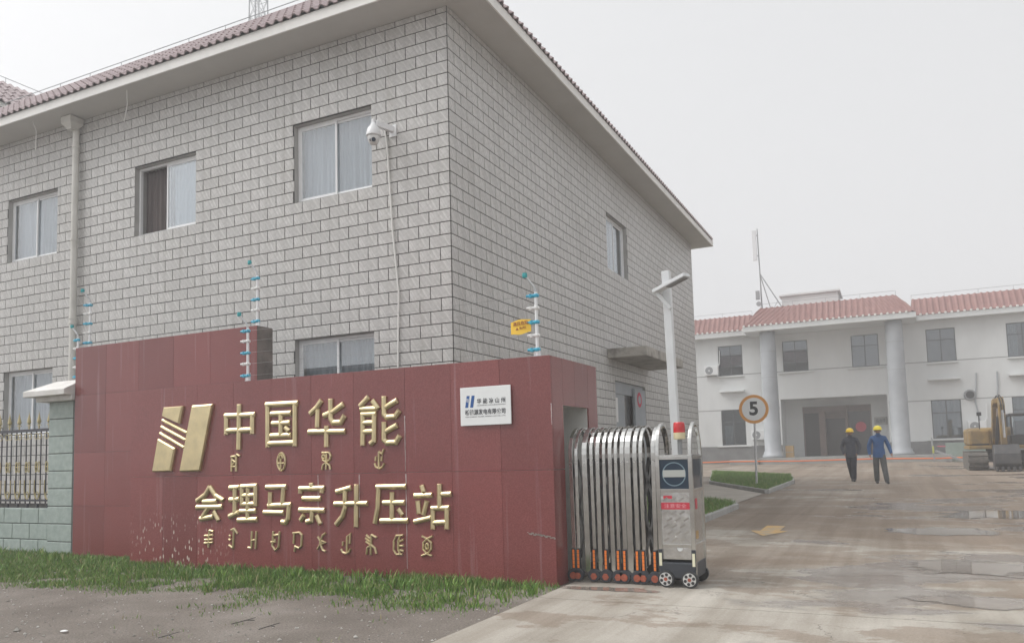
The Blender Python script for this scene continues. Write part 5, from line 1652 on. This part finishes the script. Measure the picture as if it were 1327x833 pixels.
MB().bar((7.85, 35.0, g_ + .55), (9.05, 32.4, gz(0, 32.4) + .05), .10, .08).build('beam', 'plinth_grey', bm_)
pg = tag(empty('green_panel', (9.35, 36.6, gB)), 'pale green panel standing against the plinth left of the excavator', 'panel')
for k in range(2): MB().box(8.35 + k * .98, 36.5, gz(0, 36.5) + .02, 9.31 + k * .98, 36.58, gz(0, 36.5) + .95).build('board', 'pallet_green', pg, bevel=.01)
wbx = tag(empty('carton', (.55, 37.4, gB + .33)), 'small brown box on the porch beside the left column', 'box')
MB().box(.35, 37.2, gB + .33, .78, 37.6, gB + 1.0).build('body', 'wood_box', wbx, bevel=.01)
MB().box(.36, 37.19, gB + .62, .77, 37.198, gB + .66).build('tape', 'kerb_stone', wbx)

# ------------------------------------------------------------------ excavator
EX, EY = 9.75, 25.9
eg = gz(EX, EY) + .02
ex = tag(empty('excavator', (EX, EY, eg)), 'yellow tracked excavator facing the gate with its dark bucket on the ground', 'excavator')
def E_(x, y, z): return (EX + x, EY + y, eg + z)
for sx in (-1, 1):
    b = MB(); x0, x1 = (-1.25, -.62) if sx < 0 else (.62, 1.25)
    prof = []
    for i in range(9): a = R(90 + 180 * i / 8); prof.append((-1.25 + .33 * math.cos(a), .34 + .33 * math.sin(a)))
    for i in range(9): a = R(270 + 180 * i / 8); prof.append((1.25 + .33 * math.cos(a), .34 + .33 * math.sin(a)))
    b.prism([E_(x0, y, z) for y, z in prof], (x1 - x0, 0, 0)); tr = b.build('track', 'track_mud', ex, auto=True)
    b = MB()
    for i in range(26):
        t_ = -1.25 + 2.5 * (i % 13) / 12; z = .68 if i < 13 else .0
        b.box(EX + x0 - .01, EY + t_ - .05, eg + z - .01, EX + x1 + .01, EY + t_ + .05, eg + z + .025)
    for i in range(5):
        a = R(180 + 40 * (i - 2)); y, z = -1.25 + .34 * math.cos(a), .34 + .34 * math.sin(a)
        b.obox(E_((x0 + x1) / 2, y, z), ((x1 - x0) / 2 + .01, 0, 0), (.022 * math.cos(a), .022 * math.cos(a), .022 * math.sin(a)), (0, -.05 * math.sin(a), .05 * math.cos(a)))
    b.build('track_shoes', 'track_mud', tr); 
b = MB(); b.box(EX - .62, EY - .8, eg + .30, EX + .62, EY + .8, eg + .62); b.cyl(E_(0, 0, .62), E_(0, 0, .78), .55, n=20); b.build('undercarriage', 'excavator_dark', ex, bevel=.02)
b = MB(); b.box(EX - 1.18, EY - 1.0, eg + .78, EX + 1.2, EY + 1.7, eg + .92); b.build('deck', 'excavator_yellow', ex, bevel=.03)
b = MB(); b.box(EX - 1.16, EY - .95, eg + .92, EX - .42, EY + .2, eg + 1.55); hd = b.build('side_housing', 'excavator_yellow', ex, bevel=.09)
MB().box(EX - 1.02, EY - .962, eg + 1.0, EX - .58, EY - .951, eg + 1.42).build('service_door', 'excavator_yellow', hd, bevel=.004)
MB().box(EX - 1.06, EY - .958, eg + .935, EX - .50, EY - .951, eg + .985).build('vent', 'excavator_dark', hd)
b = MB(); b.box(EX - 1.16, EY + .2, eg + .92, EX + 1.18, EY + 1.75, eg + 1.62); b.build('engine_cover', 'excavator_yellow', ex, bevel=.12)
b = MB(); b.box(EX + .22, EY - .95, eg + .92, EX + 1.18, EY + .45, eg + 1.30); cb_ = b.build('cab', 'excavator_dark', ex, bevel=.03)
b = MB()
for x in (.24, 1.12):
    for y in (-.93, .38): b.box(EX + x, EY + y, eg + 1.30, EX + x + .06, EY + y + .06, eg + 2.02)
b.build('cab_pillar', 'excavator_dark', cb_)
MB().box(EX + .20, EY - .97, eg + 2.02, EX + 1.2, EY + .47, eg + 2.12).build('cab_roof', 'excavator_dark', cb_, bevel=.03)
MB().box(EX + .31, EY - .91, eg + 1.31, EX + 1.11, EY - .90, eg + 2.01).build('windscreen', 'far_glass', cb_)
MB().box(EX + .255, EY - .85, eg + 1.31, EX + .265, EY + .37, eg + 2.01).build('side_glass', 'far_glass', cb_)
MB().box(EX + .45, EY - .3, eg + 1.3, EX + .95, EY + .2, eg + 1.85).build('seat', 'rubber', cb_, bevel=.06)
b = MB()
for i in range(5): pass
bo = [(-.75, .95), (-1.0, 1.75), (-1.55, 2.62), (-2.05, 2.66), (-2.10, 2.48), (-1.75, 2.38), (-1.38, 1.60), (-.95, .95)]
b.prism([E_(-.38, y + .1, z) for y, z in bo], (.26, 0, 0)); b.build('boom', 'excavator_yellow', ex, bevel=.025, auto=True)
b = MB(); sk = [(-1.98, 2.72), (-2.35, 2.42), (-2.30, .95), (-2.12, .90), (-1.98, 2.30)]
b.prism([E_(-.24, y, z) for y, z in sk], (.20, 0, 0)); b.build('dipper_arm', 'excavator_yellow', ex, bevel=.02, auto=True)
b = MB()
b.cyl(E_(-.26, -1.1, .98), E_(-.22, -1.65, 2.0), .06, n=10); b.cyl(E_(-.06, -1.1, .98), E_(-.06, -1.65, 2.0), .06, n=10); b.build('hydraulic_ram', 'excavator_dark', ex)
b = MB(); b.cyl(E_(-.24, -1.65, 2.0), E_(-.22, -1.80, 2.3), .035, n=8); b.cyl(E_(-.14, -2.42, 2.2), E_(-.14, -2.47, 1.2), .04, n=8); b.build('ram_rod', 'steel_shiny', ex)
b = MB(); b.tube([E_(-.3, -1.3, 2.3), E_(-.27, -1.6, 2.66), E_(-.25, -1.9, 2.76), E_(-.2, -2.2, 2.68), E_(-.17, -2.38, 2.4), E_(-.17, -2.4, 1.9)], .022, 6); b.tube([E_(-.2, -1.35, 2.35), E_(-.19, -1.65, 2.7), E_(-.16, -2.0, 2.78), E_(-.1, -2.3, 2.6), E_(-.08, -2.4, 2.1)], .02, 6); b.build('hydraulic_hose', 'rubber', ex)
b = MB(); pr_ = [(-2.0, .92), (-2.45, .95), (-2.75, .62), (-2.78, .25), (-2.55, .03), (-2.15, .02), (-1.95, .30)]
b.prism([E_(-.52, y, z) for y, z in pr_], (.82, 0, 0)); bk = b.build('bucket', 'bucket_steel', ex, bevel=.03, auto=True)
for k in range(5): MB().box(EX - .50 + k * .175, EY - 2.80, eg - .018, EX - .42 + k * .175, EY - 2.62, eg + .14).build('bucket_tooth', 'bucket_steel', bk, bevel=.012)
b = MB(); b.cyl(E_(-.75, -.6, 1.55), E_(-.75, -.6, 2.15), .02, n=6); b.box(EX - .82, EY - .63, eg + 2.08, EX - .66, EY - .60, eg + 2.22); b.build('mirror', 'rubber', ex)

# ------------------------------------------------------------------ two workers
def skin_body(name, J, segs, mats, parent):
    """J: name -> (pos, rx, ry); segs: (a, b, material index)"""
    names = list(J)
    me = bpy.data.meshes.new(name)
    me.from_pydata([J[n][0] for n in names], [(names.index(a), names.index(c)) for a, c, _ in segs], [])
    o = bpy.data.objects.new(name, me); COL.objects.link(o)
    me.skin_vertices.new() if hasattr(me.skin_vertices, 'new') else None
    sk = o.modifiers.new('skin', 'SKIN'); sk.use_smooth_shade = True
    if not me.skin_vertices: 
        bm = bmesh.new(); bm.from_mesh(me); bm.verts.layers.skin.verify(); bm.to_mesh(me); bm.free()
    for i, n in enumerate(names):
        sv = me.skin_vertices[0].data[i]
        sv.radius = (J[n][1], J[n][2]); sv.use_root = (n == 'pelvis')
    ss_ = o.modifiers.new('sub', 'SUBSURF'); ss_.levels = 2; ss_.render_levels = 2
    dg = bpy.context.evaluated_depsgraph_get()
    m2 = bpy.data.meshes.new_from_object(o.evaluated_get(dg))
    bpy.data.objects.remove(o, do_unlink=True)
    for m in mats: m2.materials.append(MATS[m])
    S = [(Vector(J[a][0]), Vector(J[c][0]), k, (J[a][1] + J[c][1]) / 2) for a, c, k in segs]
    idx = []
    for p in m2.polygons:
        best = None
        for a, c, k, r in S:
            d = c - a; t = max(0, min(1, (p.center - a).dot(d) / max(d.length_squared, 1e-9)))
            q = (p.center - (a + d * t)).length - r
            if best is None or q < best[0]: best = (q, k)
        idx.append(best[1])
    m2.polygons.foreach_set('material_index', idx)
    m2.polygons.foreach_set('use_smooth', [True] * len(idx))
    ob = bpy.data.objects.new(name, m2); COL.objects.link(ob); ob.parent = parent
    return ob
def person(label, loc, rz, mats, helmet, pose, k=1.0):
    root = tag(empty('person', loc), label, 'person')
    ORG[root.name] = Vector((0, 0, 0))
    root.rotation_euler.z = rz
    root.scale = (k, k, k)
    J = {'pelvis': ((0, 0, .93), .150, .105), 'waist': ((0, .0, 1.08), .155, .11), 'hem': ((0, 0, .86), .165, .12), 'chest': ((0, .01, 1.28), .175, .115), 'upper': ((0, .01, 1.41), .155, .095), 'neck': ((0, .0, 1.50), .060, .060),
         'chin': ((0, -.015, 1.56), .062, .072), 'head': ((0, -.01, 1.64), .078, .095), 'crown': ((0, .0, 1.72), .062, .075)}
    segs = [('pelvis', 'waist', 0), ('waist', 'chest', 0), ('chest', 'upper', 0), ('upper', 'neck', 0), ('neck', 'chin', 2), ('chin', 'head', 2), ('head', 'crown', 2)]
    del J['hem']
    for s, sgn in (('l', 1), ('r', -1)):
        A = pose[s]
        J['sh' + s] = ((sgn * .185, .01, 1.41), .072, .070)
        J['el' + s] = (A['el'], .066, .068); J['wr' + s] = (A['wr'], .050, .050); J['ha' + s] = (A['ha'], .034, .022)
        J['hip' + s] = ((sgn * .088, 0, .86), .112, .115); J['kn' + s] = (A['kn'], .088, .092); J['an' + s] = (A['an'], .078, .080)
        J['he' + s] = (A['he'], .056, .055); J['to' + s] = (A['to'], .055, .045)
        segs += [('upper', 'sh' + s, 0), ('sh' + s, 'el' + s, 0), ('el' + s, 'wr' + s, 0), ('wr' + s, 'ha' + s, 2),
                 ('pelvis', 'hip' + s, 1), ('hip' + s, 'kn' + s, 1), ('kn' + s, 'an' + s, 1), ('an' + s, 'he' + s, 3), ('he' + s, 'to' + s, 3)]
        h = Vector(A['ha']); d = (h - Vector(A['wr'])).normalized()
        for f in range(4):
            n1, n2 = 'f%d%s' % (f, s), 'g%d%s' % (f, s)
            off = Vector((0, (f - 1.5) * .020, 0))
            L = (.055, .066, .062, .048)[f]
            J[n1] = (tuple(h + off + d * .03), .009, .009); J[n2] = (tuple(h + off + d * (.03 + L) + Vector((-sgn * .012, 0, 0))), .0075, .0075)
            segs += [('ha' + s, n1, 2), (n1, n2, 2)]
        J['th' + s] = (tuple(h + Vector((-sgn * .005, -.045, -.02))), .010, .010); segs.append(('ha' + s, 'th' + s, 2))
    skin_body('body', J, segs, mats, root)
    # jacket skirt, collar
    b = MB(); prof = [(.172, .80), (.182, .84), (.178, .95), (.165, 1.08)]
    n = 20; vs = []
    for r, z in prof: vs += [(r * math.cos(2 * math.pi * i / n), r * .74 * math.sin(2 * math.pi * i / n), z) for i in range(n)]
    b.add(vs, [(j * n + i, j * n + (i + 1) % n, (j + 1) * n + (i + 1) % n, (j + 1) * n + i) for j in range(3) for i in range(n)])
    b.build('jacket_hem', mats[0], root, smooth=True)
    b = MB(); b.lathe([(.085, 1.455), (.088, 1.50), (.078, 1.52)], (0, -.002, 0), 16); b.build('collar', mats[0], root, smooth=True)
    # face and hair
    b = MB()
    b.obox((0, -.118, 1.615), (.010, 0, 0), (0, .014, -.004), (0, .004, .022)); b.build('nose', 'skin', root, bevel=.004)
    for sx in (-1, 1):
        MB().lathe([(.0, -.004), (.010, -.002), (.010, .004)], (sx * .030, -.100, 1.638), 8, 'y').build('eye', 'hair', root)
        MB().obox((sx * .088, -.005, 1.62), (.010, 0, 0), (0, .018, 0), (0, 0, .030)).build('ear', 'skin', root, bevel=.006)
    MB().obox((0, -.098, 1.578), (.022, 0, 0), (0, .006, 0), (0, 0, .004)).build('mouth', 'hair', root)
    b = MB(); b.lathe([(.070, 1.60), (.082, 1.63), (.084, 1.67)], (0, .038, 0), 18); b.build('hair', 'hair', root, smooth=True)
    # hard hat with brim and ridge
    b = MB(); vs = []; n = 24
    for r, z in ((.130, 1.655), (.132, 1.685), (.122, 1.725), (.095, 1.765), (.055, 1.787), (.008, 1.795)):
        vs += [(r * .94 * math.cos(2 * math.pi * i / n), r * 1.08 * math.sin(2 * math.pi * i / n) + .002, z) for i in range(n)]
    b.add(vs, [(j * n + i, j * n + (i + 1) % n, (j + 1) * n + (i + 1) % n, (j + 1) * n + i) for j in range(5) for i in range(n)])
    hh = b.build('hard_hat', helmet, root, smooth=True)
    b = MB(); vs = []
    for i in range(n):
        a = 2 * math.pi * i / n; ext = .022 + .045 * max(0, -math.sin(a)) ** 2
        for r, z in ((.125, 1.668), (.128 + ext, 1.655), (.128 + ext, 1.661)): vs.append((r * .94 * math.cos(a), r * 1.06 * math.sin(a), z))
    b.add(vs, [(3 * i + j, 3 * ((i + 1) % n) + j, 3 * ((i + 1) % n) + (j + 1) % 3, 3 * i + (j + 1) % 3) for i in range(n) for j in range(3)])
    b.build('brim', helmet, hh)
    return root
m1, m2_ = on_g(1105, 624.5), on_g(1144, 627)
# walking towards the camera: local -Y is forward
pose1 = {'l': dict(el=(.275, .05, 1.15), wr=(.215, -.04, .94), ha=(.17, -.06, .88), kn=(.075, -.04, .50), an=(.06, -.02, .10), he=(.06, .0, .05), to=(.07, -.17, .035)),
         'r': dict(el=(-.275, .05, 1.15), wr=(-.215, -.04, .94), ha=(-.17, -.06, .88), kn=(-.055, .06, .50), an=(-.015, .22, .14), he=(-.015, .23, .07), to=(-.01, .08, .035))}
pose2 = {'l': dict(el=(.285, .03, 1.16), wr=(.335, -.05, .95), ha=(.35, -.09, .86), kn=(.12, -.08, .50), an=(.16, -.20, .10), he=(.16, -.17, .05), to=(.19, -.34, .04)),
         'r': dict(el=(-.275, .08, 1.15), wr=(-.265, .04, .92), ha=(-.25, .0, .83), kn=(-.10, .03, .49), an=(-.09, .12, .10), he=(-.09, .14, .05), to=(-.09, -.02, .035))}
person('person in dark jacket and yellow hard hat walking with hands in pockets', (m1.x, m1.y, gz(m1.x, m1.y) + .02), R(-4), ['navy_cloth', 'navy_trousers', 'skin', 'shoe_black'], 'helmet_yellow', pose1, .965)
person('person in bright blue jacket and yellow hard hat walking beside the other worker', (m2_.x - .05, m2_.y, gz(m2_.x, m2_.y) + .02), R(6), ['blue_cloth', 'grey_trousers', 'skin', 'shoe_black'], 'helmet_lemon', pose2, .985)

# ------------------------------------------------------------------ lattice tower far behind
T0 = on_y(335, 10, 30.0)
TX, TY = T0.x, 30.0
lt = tag(empty('lattice_tower', (TX, TY, 0)), 'thin lattice tower fading in the fog above the tiled eave', 'tower')
def tw_r(z): return .95 - .58 * min(1, z / 36)
legs = [(-1, -1), (1, -1), (1, 1), (-1, 1)]
for sx, sy in legs:
    MB().tube([(TX + sx * tw_r(z), TY + sy * tw_r(z), z) for z in (0, 9, 18, 27, 39)], .05, 6).build('leg', 'mast_grey', lt)
z = 0; k = 0
b = MB()
while z < 38.5:
    z2 = z + 1.3
    for i in range(4):
        (ax, ay), (cx_, cy_) = legs[i], legs[(i + 1) % 4]
        p = (TX + ax * tw_r(z), TY + ay * tw_r(z), z); q = (TX + cx_ * tw_r(z2), TY + cy_ * tw_r(z2), z2)
        p2 = (TX + cx_ * tw_r(z), TY + cy_ * tw_r(z), z); q2 = (TX + ax * tw_r(z2), TY + ay * tw_r(z2), z2)
        b.cyl(p, q, .022, n=4); b.cyl(p2, q2, .022, n=4); b.cyl(p, p2, .02, n=4)
    z = z2
b.build('bracing', 'mast_grey', lt)
MB().cyl((TX - .1, TY - .2, 0), (TX - .1, TY - .2, 39), .06, n=6).build('cable_run', 'mast_grey', lt)

# ------------------------------------------------------------------ verge: rough grass, pebbles, twigs
edge = [(-14, -4.3), (-8, -4.55), (-3.37, -4.75), (-2.27, -4.56), (-1.21, -4.43), (-.16, -4.37), (.83, -4.35), (1.64, -4.4), (2.33, -4.2), (2.8, -3.3)]
def edge_y(x):
    for (x0, y0), (x1, y1) in zip(edge[:-1], edge[1:]):
        if x0 <= x <= x1: return y0 + (y1 - y0) * (x - x0) / (x1 - x0)
    return -3
b = MB(); k = 0; tries = 0
while k < 62000 and tries < 900000:
    tries += 1
    x = random.uniform(-9.5, 2.79); y = random.uniform(-5.9, -2.2)
    wall = YT if x < XA else YW
    if x < XC: wall = PY0 if x > PX0 - .0 else YF - .12
    if y > wall - .012: continue
    ey = edge_y(x); n1 = noise.noise((x * .9, y * 1.4, 1.7)); n2 = noise.noise((x * 3.3, y * 3.3, 6.2))
    d = (y - ey) + .55 * n1 + .28 * n2
    pr = 0 if d < -.12 else min(1, .03 + d * 1.25)
    if x > 1.2: pr *= .9 if y > -3.0 else .55 + .5 * n2
    bare = noise.noise((x * 1.7 + 9, y * 2.1, 4.4))
    if bare > .33: pr *= .15
    if y < ey - .1: pr = max(pr, .035 if n1 + n2 > .38 and x > -.5 else .0)
    if random.random() > pr: continue
    hh = random.uniform(.022, .066) * (1 + .8 * max(0, n2)) * (.6 + .5 * min(1, max(0, d)))
    if y > wall - .25: hh *= 1.35
    blades(b, x, y, -.005, hh, random.uniform(.006, .012)); k += 1
for i in range(260):                                # coarse weed tufts among the grass
    x = random.uniform(-8.5, 2.7); wall = YT if x < XA else YW
    if x < XC: wall = YF - .12 if x < PX0 else PY0
    y = wall - .05 - abs(random.gauss(0, .55))
    if y < edge_y(x) + .05 or random.random() < .25 * (x < -4): continue
    for j in range(random.randint(7, 16)):
        blades(b, x + random.gauss(0, .035), y + random.gauss(0, .03) if y < wall - .12 else min(wall - .015, y + random.gauss(0, .02)), -.005, random.uniform(.06, .15), random.uniform(.010, .022))
stuff(b.build('verge_grass', 'grass'), 'rough green grass growing along the foot of the red wall', 'grass')
b = MB()
for i in range(2600):
    x = random.uniform(-6, 2.76); y = random.uniform(-8.5, -2.8); r = random.choice((.005, .007, .009, .013)) * random.uniform(.7, 1.4)
    if i % 90 == 0: r *= 2.2
    c = Vector((x, y, r * .25)); vs = [c + Vector((sx * r * random.uniform(.7, 1.2), sy * r * random.uniform(.7, 1.2), sz * r * random.uniform(.5, .8))) for sx, sy, sz in ((1, 0, 0), (-1, 0, 0), (0, 1, 0), (0, -1, 0), (0, 0, 1), (0, 0, -1))]
    b.add(vs, [(0, 2, 4), (2, 1, 4), (1, 3, 4), (3, 0, 4), (2, 0, 5), (1, 2, 5), (3, 1, 5), (0, 3, 5)])
stuff(b.build('verge_gravel', 'pebbles'), 'scattered pebbles and grit on the bare earth', 'gravel')
for (xa, ya), (xb, yb), lab in (((300, 808), (330, 803), 'dark twig lying on the bare earth left of centre'), ((335, 815), (356, 811), 'short dark twig on the earth below the lettering'), ((205, 826), (222, 824), 'dark twig near the lower left edge')):
    A0, B0 = on_z(xa, ya, .01), on_z(xb, yb, .02)
    mid = (A0 + B0) / 2 + Vector((.01, .03, .012))
    bb = MB(); bb.tube([A0, mid, B0], .0035, 6); bb.tube([mid, mid + Vector((.05, .06, .015))], .0025, 5)
    tag(bb.build('twig', 'hair', loc=A0), lab, 'twig', 'twigs on the verge')
wp = on_z(83, 818, .01)
b = MB(); b.lathe([(.004, .0), (.028, .003), (.032, .008), (.018, .013)], wp, 7); o = b.build('paper_scrap', 'paper_white', loc=wp)
tag(o, 'crumpled white scrap of paper on the bare earth', 'litter')

# ------------------------------------------------------------------ fog
hz = MB(); hz.box(-420, -320, -1.2, 420, 420, 41)
h = hz.build('haze', 'mortar'); h.data.materials.clear()
m = bpy.data.materials.new('fog'); m.use_nodes = True; t = m.node_tree; t.nodes.clear()
o_ = node(t, 'ShaderNodeOutputMaterial'); v = node(t, 'ShaderNodeVolumePrincipled')
v.inputs['Color'].default_value = (.93, .94, .96, 1); v.inputs['Density'].default_value = .0045; v.inputs['Anisotropy'].default_value = .2
lk(t, v.outputs[0], o_.inputs['Volume'])
h.data.materials.append(m)
stuff(h, 'pale fog filling the whole place', 'fog')
